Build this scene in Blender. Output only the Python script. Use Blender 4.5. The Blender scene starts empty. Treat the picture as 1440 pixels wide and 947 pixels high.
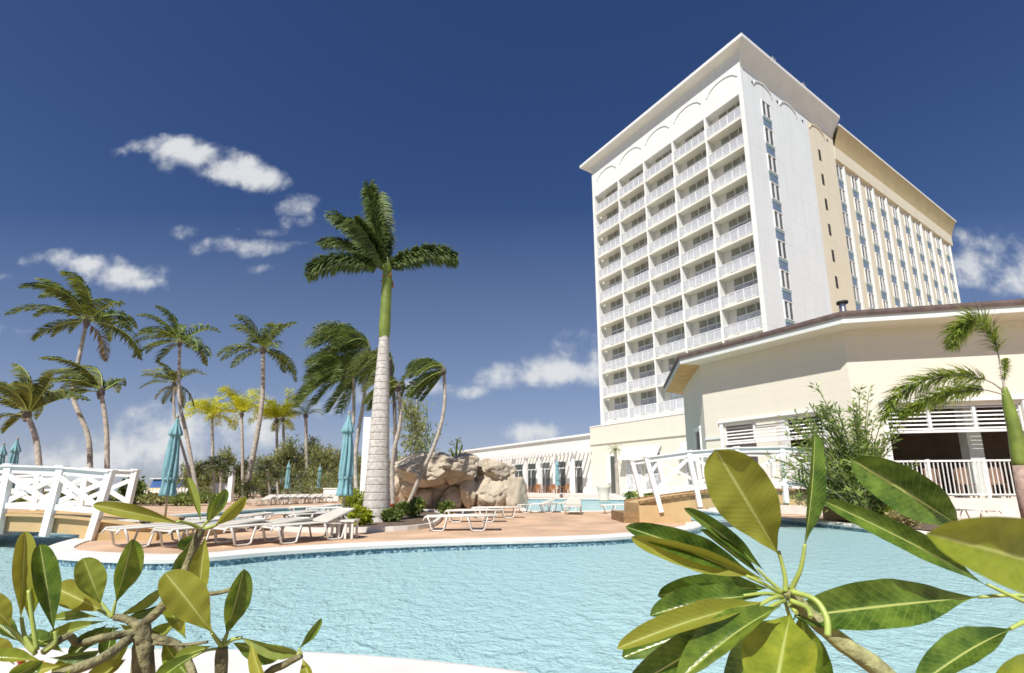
import bpy, bmesh, math, random
from math import sin, cos, pi, radians, sqrt, atan2, tan
from mathutils import Vector, Matrix, noise
from mathutils.geometry import tessellate_polygon
random.seed(7)
R = random.Random(11)
scene = bpy.context.scene
COL = scene.collection

# ------------------------------------------------------------------ camera numbers
F, CX, CY, PIT, TH, H = 682.86, 711.05, 558.3, .1849, .5691, 1.0
cP, sP = cos(PIT), sin(PIT)
def ray(x, y):
    a = (x-CX)/F; b = -(y-CY)/F
    return Vector((a, cP-b*sP, sP+b*cP))
def G(x, y, z=0.0):
    r = ray(x, y); t = (z-H)/r.z
    return Vector((r.x*t, r.y*t, z))
def D(x, y, Y):
    r = ray(x, y)
    return Vector((r.x*Y/r.y, Y, H+r.z*Y/r.y))

# ------------------------------------------------------------------ object helpers
class MB:
    def __init__(s): s.v = []; s.f = []; s.m = []; s.uv = None; s.sm = []
    def add(s, vs, fs, mi=0, smooth=False):
        n = len(s.v); s.v.extend([tuple(p) for p in vs])
        for f in fs: s.f.append(tuple(i+n for i in f)); s.m.append(mi); s.sm.append(smooth)
    def box(s, x0, x1, y0, y1, z0, z1, mi=0, M=None):
        vs = [Vector(p) for p in ((x0,y0,z0),(x1,y0,z0),(x1,y1,z0),(x0,y1,z0),(x0,y0,z1),(x1,y0,z1),(x1,y1,z1),(x0,y1,z1))]
        if M: vs = [M @ p for p in vs]
        s.add(vs, [(0,3,2,1),(4,5,6,7),(0,1,5,4),(1,2,6,5),(2,3,7,6),(3,0,4,7)], mi)
    def bar(s, p, q, w, h, up=Vector((0,0,1)), mi=0):
        p = Vector(p); q = Vector(q); d = q-p; L = d.length
        if L < 1e-6: return
        d /= L; sd = d.cross(up)
        if sd.length < 1e-4: sd = d.cross(Vector((0,1,0)))
        sd.normalize(); u = sd.cross(d)
        vs = []
        for e in (p, q):
            for a, b in ((-1,-1),(1,-1),(1,1),(-1,1)): vs.append(e+sd*(a*w/2)+u*(b*h/2))
        s.add(vs, [(0,3,2,1),(4,5,6,7),(0,1,5,4),(1,2,6,5),(2,3,7,6),(3,0,4,7)], mi)
    def tube(s, pts, rad, n=8, mi=0, cap=True, smooth=True):
        pts = [Vector(p) for p in pts]; k = len(pts)
        if not hasattr(rad, '__len__'): rad = [rad]*k
        vs = []; prev = None
        for i, p in enumerate(pts):
            t = (pts[min(i+1,k-1)]-pts[max(i-1,0)])
            if t.length < 1e-9: t = Vector((0,0,1))
            t.normalize()
            if prev is None:
                a = t.cross(Vector((0,0,1)))
                if a.length < .1: a = t.cross(Vector((1,0,0)))
            else: a = prev - t*prev.dot(t)
            a.normalize(); prev = a; b = t.cross(a)
            for j in range(n):
                an = 2*pi*j/n; vs.append(p+(a*cos(an)+b*sin(an))*rad[i])
        fs = []
        for i in range(k-1):
            for j in range(n):
                fs.append((i*n+j, i*n+(j+1)%n, (i+1)*n+(j+1)%n, (i+1)*n+j))
        s.add(vs, fs, mi, smooth)
        if cap:
            m = len(s.v)-len(vs)
            s.f.append(tuple(m+j for j in reversed(range(n)))); s.m.append(mi); s.sm.append(False)
            s.f.append(tuple(m+(k-1)*n+j for j in range(n))); s.m.append(mi); s.sm.append(False)
    def lathe(s, prof, n=24, mi=0, c=(0,0,0), fn=None, smooth=True):
        vs = []; c = Vector(c)
        for r, z in prof:
            for j in range(n):
                a = 2*pi*j/n; rr = r*(fn(a, z) if fn else 1)
                vs.append(c+Vector((rr*cos(a), rr*sin(a), z)))
        fs = [(i*n+j, i*n+(j+1)%n, (i+1)*n+(j+1)%n, (i+1)*n+j) for i in range(len(prof)-1) for j in range(n)]
        s.add(vs, fs, mi, smooth)
    def build(s, name, mats, parent=None, loc=None):
        me = bpy.data.meshes.new(name); me.from_pydata(s.v, [], s.f)
        if not isinstance(mats, (list, tuple)): mats = [mats]
        for m in mats: me.materials.append(m)
        me.polygons.foreach_set('material_index', s.m)
        me.polygons.foreach_set('use_smooth', s.sm)
        me.update()
        o = bpy.data.objects.new(name, me); COL.objects.link(o)
        if parent: o.parent = parent
        if loc is not None: o.location = loc
        return o
def tag(o, label=None, cat=None, group=None, kind=None):
    if label: o['label'] = label
    if cat: o['category'] = cat
    if group: o['group'] = group
    if kind: o['kind'] = kind
    return o
def thing(name, label, cat, loc=(0,0,0), rz=0, group=None):
    o = bpy.data.objects.new(name, None); COL.objects.link(o)
    o.location = loc; o.rotation_euler = (0,0,rz); o.empty_display_size = .2
    return tag(o, label, cat, group)
def copy_tree(o, parent=None):
    c = o.copy(); COL.objects.link(c)
    if parent: c.parent = parent
    for ch in list(o.children): copy_tree(ch, c)
    return c
def place(proto, used, loc, rz, label, group=None, scale=1):
    o = proto if not used else copy_tree(proto)
    o.location = loc; o.rotation_euler = (0,0,rz); o.scale = (scale,)*3
    o['label'] = label
    if group: o['group'] = group
    return o

# ------------------------------------------------------------------ materials
def newmat(name):
    m = bpy.data.materials.new(name); m.use_nodes = True
    nt = m.node_tree; b = nt.nodes['Principled BSDF']
    return m, nt, b
def N(nt, t, **kw):
    n = nt.nodes.new(t)
    for k, v in kw.items(): setattr(n, k, v)
    return n
def mat(name, col, rough=.6, var=.12, scale=3.0, bump=.0, bscale=30., metal=0, spec=.5, col2=None, detail=5, coat=0):
    m, nt, b = newmat(name)
    tc = N(nt, 'ShaderNodeTexCoord')
    nz = N(nt, 'ShaderNodeTexNoise'); nz.inputs['Scale'].default_value = scale; nz.inputs['Detail'].default_value = detail
    nt.links.new(tc.outputs['Object'], nz.inputs['Vector'])
    rp = N(nt, 'ShaderNodeValToRGB')
    c1 = [c*(1-var) for c in col]; c2 = list(col2) if col2 else [min(1, c*(1+var)) for c in col]
    rp.color_ramp.elements[0].color = (*c1, 1); rp.color_ramp.elements[1].color = (*c2, 1)
    rp.color_ramp.elements[0].position = .32; rp.color_ramp.elements[1].position = .68
    nt.links.new(nz.outputs['Fac'], rp.inputs['Fac']); nt.links.new(rp.outputs['Color'], b.inputs['Base Color'])
    b.inputs['Roughness'].default_value = rough; b.inputs['Metallic'].default_value = metal
    b.inputs['Specular IOR Level'].default_value = spec
    if coat: b.inputs['Coat Weight'].default_value = coat
    if bump:
        n2 = N(nt, 'ShaderNodeTexNoise'); n2.inputs['Scale'].default_value = bscale; n2.inputs['Detail'].default_value = 6
        nt.links.new(tc.outputs['Object'], n2.inputs['Vector'])
        bp = N(nt, 'ShaderNodeBump'); bp.inputs['Strength'].default_value = bump; bp.inputs['Distance'].default_value = .02
        nt.links.new(n2.outputs['Fac'], bp.inputs['Height']); nt.links.new(bp.outputs['Normal'], b.inputs['Normal'])
    return m
def leafmat(name, c1, c2, trans=.35, rough=.45, scale=1.5, tcol=None):
    m, nt, b = newmat(name)
    tc = N(nt, 'ShaderNodeTexCoord'); geo = N(nt, 'ShaderNodeNewGeometry')
    nz = N(nt, 'ShaderNodeTexNoise'); nz.inputs['Scale'].default_value = scale
    nt.links.new(tc.outputs['Object'], nz.inputs['Vector'])
    ad = N(nt, 'ShaderNodeMath', operation='ADD'); sb = N(nt, 'ShaderNodeMath', operation='MULTIPLY_ADD')
    sb.inputs[1].default_value = .5; sb.inputs[2].default_value = -.25
    nt.links.new(geo.outputs['Random Per Island'], sb.inputs[0])
    nt.links.new(nz.outputs['Fac'], ad.inputs[0]); nt.links.new(sb.outputs[0], ad.inputs[1])
    rp = N(nt, 'ShaderNodeValToRGB')
    rp.color_ramp.elements[0].color = (*c1, 1); rp.color_ramp.elements[1].color = (*c2, 1)
    rp.color_ramp.elements[0].position = .25; rp.color_ramp.elements[1].position = .75
    nt.links.new(ad.outputs[0], rp.inputs['Fac']); nt.links.new(rp.outputs['Color'], b.inputs['Base Color'])
    b.inputs['Roughness'].default_value = rough
    tr = N(nt, 'ShaderNodeBsdfTranslucent'); mx = N(nt, 'ShaderNodeMixShader'); mx.inputs[0].default_value = trans
    hs = N(nt, 'ShaderNodeHueSaturation'); hs.inputs['Value'].default_value = 1.6; hs.inputs['Hue'].default_value = .48
    nt.links.new(rp.outputs['Color'], hs.inputs['Color']); nt.links.new(hs.outputs[0], tr.inputs['Color'])
    nt.links.new(b.outputs[0], mx.inputs[1]); nt.links.new(tr.outputs[0], mx.inputs[2])
    nt.links.new(mx.outputs[0], nt.nodes['Material Output'].inputs['Surface'])
    return m

def bigleaf_mat(name, top1, top2, und, rough=.28, yellow=0.0):
    """plumeria leaf: pale midrib, side veins, mottled glossy top, duller underside (UV: u across 0..1, v along)"""
    m, nt, b = newmat(name); L = nt.links.new
    uv = N(nt, 'ShaderNodeUVMap'); sx = N(nt, 'ShaderNodeSeparateXYZ'); L(uv.outputs[0], sx.inputs[0])
    u = N(nt, 'ShaderNodeMath', operation='SUBTRACT'); L(sx.outputs[0], u.inputs[0]); u.inputs[1].default_value = .5
    au = N(nt, 'ShaderNodeMath', operation='ABSOLUTE'); L(u.outputs[0], au.inputs[0])
    # side veins: sin((v - .35|u|)*k)
    k = N(nt, 'ShaderNodeMath', operation='MULTIPLY_ADD'); L(au.outputs[0], k.inputs[0]); k.inputs[1].default_value = -.32; L(sx.outputs[1], k.inputs[2])
    tc = N(nt, 'ShaderNodeTexCoord')
    nz0 = N(nt, 'ShaderNodeTexNoise'); nz0.inputs['Scale'].default_value = 16; L(tc.outputs['Object'], nz0.inputs['Vector'])
    kk = N(nt, 'ShaderNodeMath', operation='MULTIPLY_ADD'); L(nz0.outputs['Fac'], kk.inputs[0]); kk.inputs[1].default_value = .05; L(k.outputs[0], kk.inputs[2])
    k2 = N(nt, 'ShaderNodeMath', operation='MULTIPLY'); L(kk.outputs[0], k2.inputs[0]); k2.inputs[1].default_value = 120
    sn = N(nt, 'ShaderNodeMath', operation='SINE'); L(k2.outputs[0], sn.inputs[0])
    vein = N(nt, 'ShaderNodeMapRange'); L(sn.outputs[0], vein.inputs[0]); vein.inputs[1].default_value = .72; vein.inputs[2].default_value = 1.0
    fine = N(nt, 'ShaderNodeTexVoronoi', feature='DISTANCE_TO_EDGE'); fine.inputs['Scale'].default_value = 160; L(tc.outputs['Object'], fine.inputs['Vector'])
    rib = N(nt, 'ShaderNodeMapRange'); L(au.outputs[0], rib.inputs[0]); rib.inputs[1].default_value = .012; rib.inputs[2].default_value = .035; rib.inputs[3].default_value = 1; rib.inputs[4].default_value = 0
    nz = N(nt, 'ShaderNodeTexNoise'); nz.inputs['Scale'].default_value = 22; nz.inputs['Detail'].default_value = 7; nz.inputs['Roughness'].default_value = .65; L(tc.outputs['Object'], nz.inputs['Vector'])
    rp = N(nt, 'ShaderNodeValToRGB'); L(nz.outputs['Fac'], rp.inputs[0])
    rp.color_ramp.elements[0].position = .38; rp.color_ramp.elements[1].position = .72
    rp.color_ramp.elements[0].color = (*top1,1); rp.color_ramp.elements[1].color = (*top2,1)
    und2 = N(nt, 'ShaderNodeValToRGB'); L(nz.outputs['Fac'], und2.inputs[0])
    und2.color_ramp.elements[0].color = (*[c*.8 for c in und],1); und2.color_ramp.elements[1].color = (*[c*1.2 for c in und],1)
    geo = N(nt, 'ShaderNodeNewGeometry')
    mc = N(nt, 'ShaderNodeMixRGB'); L(geo.outputs['Backfacing'], mc.inputs[0]); L(rp.outputs[0], mc.inputs[1]); L(und2.outputs[0], mc.inputs[2])
    mv = N(nt, 'ShaderNodeMixRGB'); vf = N(nt, 'ShaderNodeMath', operation='MULTIPLY'); L(vein.outputs[0], vf.inputs[0]); vf.inputs[1].default_value = .17
    L(vf.outputs[0], mv.inputs[0]); L(mc.outputs[0], mv.inputs[1]); mv.inputs[2].default_value = (.3,.37,.09,1)
    mr = N(nt, 'ShaderNodeMixRGB'); L(rib.outputs[0], mr.inputs[0]); L(mv.outputs[0], mr.inputs[1]); mr.inputs[2].default_value = (.42,.47,.14,1)
    # blemishes
    sp = N(nt, 'ShaderNodeTexNoise'); sp.inputs['Scale'].default_value = 60; sp.inputs['Detail'].default_value = 3; L(tc.outputs['Object'], sp.inputs['Vector'])
    spr = N(nt, 'ShaderNodeMapRange'); L(sp.outputs['Fac'], spr.inputs[0]); spr.inputs[1].default_value = .72; spr.inputs[2].default_value = .78
    ms = N(nt, 'ShaderNodeMixRGB'); L(spr.outputs[0], ms.inputs[0]); L(mr.outputs[0], ms.inputs[1]); ms.inputs[2].default_value = (.2,.15,.06,1)
    L(ms.outputs[0], b.inputs['Base Color'])
    rr = N(nt, 'ShaderNodeMath', operation='MULTIPLY_ADD'); L(geo.outputs['Backfacing'], rr.inputs[0]); rr.inputs[1].default_value = .3; rr.inputs[2].default_value = rough; L(rr.outputs[0], b.inputs['Roughness'])
    hh = N(nt, 'ShaderNodeMath', operation='ADD'); L(sn.outputs[0], hh.inputs[0])
    fm = N(nt, 'ShaderNodeMath', operation='MULTIPLY'); L(fine.outputs['Distance'], fm.inputs[0]); fm.inputs[1].default_value = 1.2; L(fm.outputs[0], hh.inputs[1])
    bp = N(nt, 'ShaderNodeBump'); bp.inputs['Strength'].default_value = .16; bp.inputs['Distance'].default_value = .0006; L(hh.outputs[0], bp.inputs['Height']); L(bp.outputs[0], b.inputs['Normal'])
    tr = N(nt, 'ShaderNodeBsdfTranslucent'); mx = N(nt, 'ShaderNodeMixShader'); mx.inputs[0].default_value = .3
    hs = N(nt, 'ShaderNodeHueSaturation'); hs.inputs['Value'].default_value = 2.2; hs.inputs['Hue'].default_value = .47
    L(ms.outputs[0], hs.inputs['Color']); L(hs.outputs[0], tr.inputs['Color'])
    L(b.outputs[0], mx.inputs[1]); L(tr.outputs[0], mx.inputs[2]); L(mx.outputs[0], nt.nodes['Material Output'].inputs['Surface'])
    return m

def jointed(name, col, step=3.0, off=.1, rough=.75, var=.05, dirt=.1, jf=.3):
    """rendered wall with thin panel joints every storey, faint streaks"""
    m, nt, b = newmat(name); L = nt.links.new
    tc = N(nt, 'ShaderNodeTexCoord'); sx = N(nt, 'ShaderNodeSeparateXYZ'); L(tc.outputs['Object'], sx.inputs[0])
    a = N(nt, 'ShaderNodeMath', operation='ADD'); L(sx.outputs[2], a.inputs[0]); a.inputs[1].default_value = off
    md = N(nt, 'ShaderNodeMath', operation='PINGPONG'); L(a.outputs[0], md.inputs[0]); md.inputs[1].default_value = step/2
    ln = N(nt, 'ShaderNodeMapRange'); L(md.outputs[0], ln.inputs[0]); ln.inputs[1].default_value = .02; ln.inputs[2].default_value = .035; ln.inputs[3].default_value = 1; ln.inputs[4].default_value = 0
    mp = N(nt, 'ShaderNodeMapping'); mp.inputs['Scale'].default_value = (1.4,1.4,.12); L(tc.outputs['Object'], mp.inputs[0])
    nz = N(nt, 'ShaderNodeTexNoise'); nz.inputs['Scale'].default_value = 1.2; nz.inputs['Detail'].default_value = 8; nz.inputs['Roughness'].default_value = .7; L(mp.outputs[0], nz.inputs['Vector'])
    rp = N(nt, 'ShaderNodeValToRGB'); L(nz.outputs['Fac'], rp.inputs[0]); rp.color_ramp.elements[0].position = .3; rp.color_ramp.elements[1].position = .6
    rp.color_ramp.elements[0].color = (*[c*(1-dirt) for c in col],1); rp.color_ramp.elements[1].color = (*col,1)
    mx = N(nt, 'ShaderNodeMixRGB'); mf = N(nt, 'ShaderNodeMath', operation='MULTIPLY'); L(ln.outputs[0], mf.inputs[0]); mf.inputs[1].default_value = jf
    L(mf.outputs[0], mx.inputs[0]); L(rp.outputs[0], mx.inputs[1]); mx.inputs[2].default_value = (*[c*.55 for c in col],1)
    L(mx.outputs[0], b.inputs['Base Color']); b.inputs['Roughness'].default_value = rough
    n2 = N(nt, 'ShaderNodeTexNoise'); n2.inputs['Scale'].default_value = 25; L(tc.outputs['Object'], n2.inputs['Vector'])
    bp = N(nt, 'ShaderNodeBump'); bp.inputs['Strength'].default_value = .15; bp.inputs['Distance'].default_value = .02; L(n2.outputs['Fac'], bp.inputs['Height']); L(bp.outputs[0], b.inputs['Normal'])
    return m

M = {}
M['white_wall'] = jointed('white_wall', (.80,.81,.765), var=.03, dirt=.09)
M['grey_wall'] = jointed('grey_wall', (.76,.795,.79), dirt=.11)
M['cream_wall'] = jointed('cream_wall', (.74,.67,.51), dirt=.09)
M['pale_cream'] = jointed('pale_cream', (.72,.685,.57), step=50, off=20, dirt=.04)
M['wing_wall'] = jointed('wing_wall', (.76,.75,.68), step=50, off=20, dirt=.06)
M['siding'] = jointed('siding', (.70,.665,.55), step=.42, off=0, dirt=.04, jf=.07)
M['balc_wall'] = mat('balc_wall', (.78,.76,.67), .8, .05, .5)
M['soffit_white'] = mat('soffit_white', (.78,.78,.72), .8, .05, .6)
M['soffit_cream'] = mat('soffit_cream', (.62,.50,.27), .8, .06, .6)
M['white_paint'] = mat('white_paint', (.80,.80,.78), .45, .05, 4, .08, 60)
M['white_plastic'] = mat('white_plastic', (.70,.68,.62), .4, .05, 5)
M['sling'] = mat('sling', (.55,.51,.43), .75, .06, 9, .25, 300)
M['coping'] = mat('coping', (.70,.67,.62), .7, .07, 2.5, .2, 60, detail=8)
M['brown_roof'] = mat('brown_roof', (.14,.10,.09), .8, .3, 3, .4, 30)
M['fascia'] = mat('fascia', (.66,.70,.66), .6, .05, 2)
M['wood_soffit'] = mat('wood_soffit', (.55,.33,.12), .7, .15, 2)
M['tan'] = mat('tan', (.50,.35,.17), .75, .12, 1.5, .2, 40)
M['brick_trim'] = mat('brick_trim', (.26,.16,.07), .8, .3, 12, .3, 60)
M['metal'] = mat('metal', (.5,.5,.5), .35, .1, 5, metal=.9)
M['dark'] = mat('dark', (.03,.03,.03), .6, .2, 5)
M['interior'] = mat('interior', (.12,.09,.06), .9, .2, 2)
M['blue_panel'] = mat('blue_panel', (.17,.23,.31), .4, .12, 2)
M['teal_panel'] = mat('teal_panel', (.30,.42,.40), .4, .12, 2)
M['umbrella'] = mat('umbrella', (.21,.39,.42), .85, .14, 6, .3, 40)
M['pole'] = mat('pole', (.36,.30,.22), .5, .15, 8)
M['rock'] = mat('rock', (.48,.41,.31), .95, .16, 1.6, .8, 14, detail=12)
M['bark_pale'] = mat('bark_pale', (.42,.37,.31), .9, .3, 5, .6, 14, detail=8)
M['bark_dark'] = mat('bark_dark', (.16,.13,.11), .9, .3, 5, .6, 14)
M['plumeria_bark'] = mat('plumeria_bark', (.22,.20,.10), .8, .45, 26, .6, 70, detail=8)
M['petiole'] = mat('petiole', (.36,.44,.10), .4, .15, 30)
M['crownshaft'] = mat('crownshaft', (.17,.22,.035), .45, .3, 3.0, .15, 20)
M['green_stem'] = mat('green_stem', (.17,.17,.08), .7, .3, 8)
M['fox_bark'] = mat('fox_bark', (.36,.25,.20), .85, .25, 9, .5, 20)
M['green_bark'] = mat('green_bark', (.33,.33,.15), .7, .35, 30, .5, 80, detail=8)
M['chair_dark'] = mat('chair_dark', (.22,.13,.08), .6, .3, 5)
M['soil'] = mat('soil', (.13,.09,.06), .95, .35, 6, .8, 30)
M['red'] = mat('red', (.45,.02,.05), .5, .2, 10)
M['orange'] = mat('orange', (.75,.16,.02), .5, .2, 10)
M['yellow_awning'] = mat('yellow_awning', (.75,.42,.06), .7, .1, 2)
M['chair_brown'] = mat('chair_brown', (.36,.15,.05), .6, .3, 5)
M['boat_white'] = mat('boat_white', (.8,.8,.8), .3, .04, 2)
M['boat_blue'] = mat('boat_blue', (.05,.12,.3), .3, .1, 2)
M['shutter'] = mat('shutter', (.62,.66,.60), .6, .05, 3)
M['planter'] = mat('planter', (.66,.60,.50), .8, .1, 4, .3, 20)
L_ = {}
L_['palm'] = leafmat('palm', (.035,.065,.012), (.20,.26,.045), .3, .58, 1.2)
L_['palm_olive'] = leafmat('palm_olive', (.05,.08,.018), (.22,.25,.05), .35, .58, 1.2)
L_['palm_yellow'] = leafmat('palm_yellow', (.33,.40,.01), (.62,.60,.02), .35, .5, 1.2)
L_['palm_brown'] = leafmat('palm_brown', (.16,.12,.05), (.32,.26,.12), .2, .7, 1.2)
L_['royal'] = leafmat('royal', (.03,.06,.014), (.17,.24,.06), .3, .62, 2.0)
L_['foxtail'] = leafmat('foxtail', (.08,.13,.02), (.36,.46,.07), .35, .45, 2.5)
L_['casuarina'] = leafmat('casuarina', (.11,.14,.04), (.34,.35,.13), .3, .6, .8)
L_['bush'] = leafmat('bush', (.07,.12,.02), (.28,.34,.09), .3, .5, 2.0)
L_['oleander'] = leafmat('oleander', (.08,.14,.02), (.32,.42,.10), .3, .4, 2.0)
L_['lime'] = leafmat('lime', (.20,.28,.02), (.45,.48,.04), .3, .5, 2.0)
L_['darkbush'] = leafmat('darkbush', (.012,.02,.008), (.05,.07,.02), .15, .5, 2.0)
L_['dry'] = leafmat('dry', (.22,.17,.08), (.45,.42,.18), .2, .7, 2.0)
PL = [bigleaf_mat('plumeria_leaf_green', (.035,.08,.012), (.16,.26,.035), (.20,.26,.035)),
      bigleaf_mat('plumeria_leaf_olive', (.06,.12,.014), (.22,.30,.035), (.25,.27,.03), .3),
      bigleaf_mat('plumeria_leaf_lime', (.16,.22,.02), (.34,.38,.04), (.36,.36,.05), .3)]

def glass_dark():
    m, nt, b = newmat('window_glass'); L = nt.links.new
    tc = N(nt, 'ShaderNodeTexCoord'); oi = N(nt, 'ShaderNodeObjectInfo')
    nz = N(nt, 'ShaderNodeTexNoise'); nz.inputs['Scale'].default_value = .7
    L(tc.outputs['Object'], nz.inputs['Vector'])
    rp = N(nt, 'ShaderNodeValToRGB'); L(oi.outputs['Random'], rp.inputs[0])
    rp.color_ramp.elements[0].color = (.05,.055,.045,1); rp.color_ramp.elements[1].color = (.17,.18,.16,1)
    L(rp.outputs[0], b.inputs['Base Color']); b.inputs['Roughness'].default_value = .08
    b.inputs['Specular IOR Level'].default_value = .8
    return m
M['glass'] = glass_dark()
M['curtain'] = mat('curtain', (.58,.60,.60), .25, .3, 3.5, spec=.8)
def vary(m):
    nt = m.node_tree; L = nt.links.new; b = nt.nodes['Principled BSDF']; src = b.inputs['Base Color'].links[0].from_socket
    oi = N(nt, 'ShaderNodeObjectInfo'); mr = N(nt, 'ShaderNodeMapRange'); L(oi.outputs['Random'], mr.inputs[0]); mr.inputs[3].default_value = .45; mr.inputs[4].default_value = 1.35
    sc = N(nt, 'ShaderNodeVectorMath', operation='SCALE'); L(src, sc.inputs[0]); L(mr.outputs[0], sc.inputs['Scale']); L(sc.outputs[0], b.inputs['Base Color'])
vary(M['curtain'])
def clear_panel():
    m, nt, b = newmat('railing_panel'); L = nt.links.new
    b.inputs['Base Color'].default_value = (.50,.52,.56,1); b.inputs['Roughness'].default_value = .3
    t = N(nt, 'ShaderNodeBsdfTransparent'); mx = N(nt, 'ShaderNodeMixShader'); mx.inputs[0].default_value = .55
    L(t.outputs[0], mx.inputs[1]); L(b.outputs[0], mx.inputs[2]); L(mx.outputs[0], nt.nodes['Material Output'].inputs['Surface'])
    return m
M['panel'] = clear_panel()
def paver():
    m, nt, b = newmat('deck_pavers'); L = nt.links.new
    tc = N(nt, 'ShaderNodeTexCoord')
    br = N(nt, 'ShaderNodeTexBrick'); br.inputs['Scale'].default_value = 4.5; br.inputs['Mortar Size'].default_value = .012
    br.inputs['Color1'].default_value = (.62,.43,.29,1); br.inputs['Color2'].default_value = (.53,.36,.245,1); br.inputs['Mortar'].default_value = (.47,.36,.26,1)
    L(tc.outputs['Object'], br.inputs['Vector'])
    nz = N(nt, 'ShaderNodeTexNoise'); nz.inputs['Scale'].default_value = .9; nz.inputs['Detail'].default_value = 8; L(tc.outputs['Object'], nz.inputs['Vector'])
    rp = N(nt, 'ShaderNodeValToRGB'); L(nz.outputs['Fac'], rp.inputs[0]); rp.color_ramp.elements[0].color = (.7,.7,.68,1); rp.color_ramp.elements[1].color = (1.25,1.2,1.12,1)
    rp.color_ramp.elements[0].position = .3; rp.color_ramp.elements[1].position = .7
    mx = N(nt, 'ShaderNodeMixRGB', blend_type='MULTIPLY'); mx.inputs[0].default_value = 1; L(br.outputs['Color'], mx.inputs[1]); L(rp.outputs[0], mx.inputs[2])
    L(mx.outputs[0], b.inputs['Base Color']); b.inputs['Roughness'].default_value = .85
    bp = N(nt, 'ShaderNodeBump'); bp.inputs['Strength'].default_value = .3; bp.inputs['Distance'].default_value = .01; L(br.outputs['Fac'], bp.inputs['Height']); bp.invert = True; L(bp.outputs[0], b.inputs['Normal'])
    return m
M['paver'] = paver()
def tiles():
    m, nt, b = newmat('waterline_tile'); L = nt.links.new
    tc = N(nt, 'ShaderNodeTexCoord'); vo = N(nt, 'ShaderNodeTexVoronoi'); vo.inputs['Scale'].default_value = 30; L(tc.outputs['Object'], vo.inputs['Vector'])
    rp = N(nt, 'ShaderNodeValToRGB'); L(vo.outputs['Color'], rp.inputs[0]); rp.color_ramp.interpolation = 'CONSTANT'
    e = rp.color_ramp.elements; e[0].color = (.05,.09,.14,1); e[1].color = (.38,.5,.52,1); e[1].position = .72
    x = e.new(.3); x.color = (.13,.24,.30,1)
    L(rp.outputs[0], b.inputs['Base Color']); b.inputs['Roughness'].default_value = .2
    return m
M['tile'] = tiles()
M['plaster'] = mat('plaster', (.47,.66,.68), .8, .08, .8)
def water():
    m, nt, b = newmat('pool_water'); L = nt.links.new
    nt.nodes.remove(b)
    tc = N(nt, 'ShaderNodeTexCoord')
    mp = N(nt, 'ShaderNodeMapping'); mp.inputs['Scale'].default_value = (1.15,1,1); L(tc.outputs['Object'], mp.inputs[0])
    n1 = N(nt, 'ShaderNodeTexNoise'); n1.inputs['Scale'].default_value = 5.0; n1.inputs['Detail'].default_value = 5; n1.inputs['Distortion'].default_value = .5; n1.inputs['Roughness'].default_value = .55
    L(mp.outputs[0], n1.inputs['Vector'])
    n2 = N(nt, 'ShaderNodeTexNoise'); n2.inputs['Scale'].default_value = 15; n2.inputs['Detail'].default_value = 5; n2.inputs['Distortion'].default_value = .6; L(mp.outputs[0], n2.inputs['Vector'])
    ad = N(nt, 'ShaderNodeMath', operation='MULTIPLY_ADD'); L(n2.outputs['Fac'], ad.inputs[0]); ad.inputs[1].default_value = .45; L(n1.outputs['Fac'], ad.inputs[2])
    bp = N(nt, 'ShaderNodeBump'); bp.inputs['Strength'].default_value = 1.0; bp.inputs['Distance'].default_value = .028; L(ad.outputs[0], bp.inputs['Height'])
    fr = N(nt, 'ShaderNodeFresnel'); fr.inputs['IOR'].default_value = 1.33; L(bp.outputs[0], fr.inputs['Normal'])
    gl = N(nt, 'ShaderNodeBsdfGlossy'); gl.inputs['Roughness'].default_value = .04; L(bp.outputs[0], gl.inputs['Normal'])
    df = N(nt, 'ShaderNodeBsdfDiffuse'); df.inputs['Color'].default_value = (.46,.69,.695,1)
    bp2 = N(nt, 'ShaderNodeBump'); bp2.inputs['Strength'].default_value = 1.0; bp2.inputs['Distance'].default_value = .085; L(ad.outputs[0], bp2.inputs['Height']); L(bp2.outputs[0], df.inputs['Normal'])
    tp = N(nt, 'ShaderNodeBsdfTransparent'); tp.inputs['Color'].default_value = (.74,.93,.95,1)
    m1 = N(nt, 'ShaderNodeMixShader'); m1.inputs[0].default_value = .75; L(tp.outputs[0], m1.inputs[1]); L(df.outputs[0], m1.inputs[2])
    m2 = N(nt, 'ShaderNodeMixShader'); fq = N(nt, 'ShaderNodeMath', operation='MULTIPLY'); L(fr.outputs[0], fq.inputs[0]); fq.inputs[1].default_value = .42; L(fq.outputs[0], m2.inputs[0]); L(m1.outputs[0], m2.inputs[1]); L(gl.outputs[0], m2.inputs[2])
    L(m2.outputs[0], nt.nodes['Material Output'].inputs['Surface'])
    return m
M['water'] = water()
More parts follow.
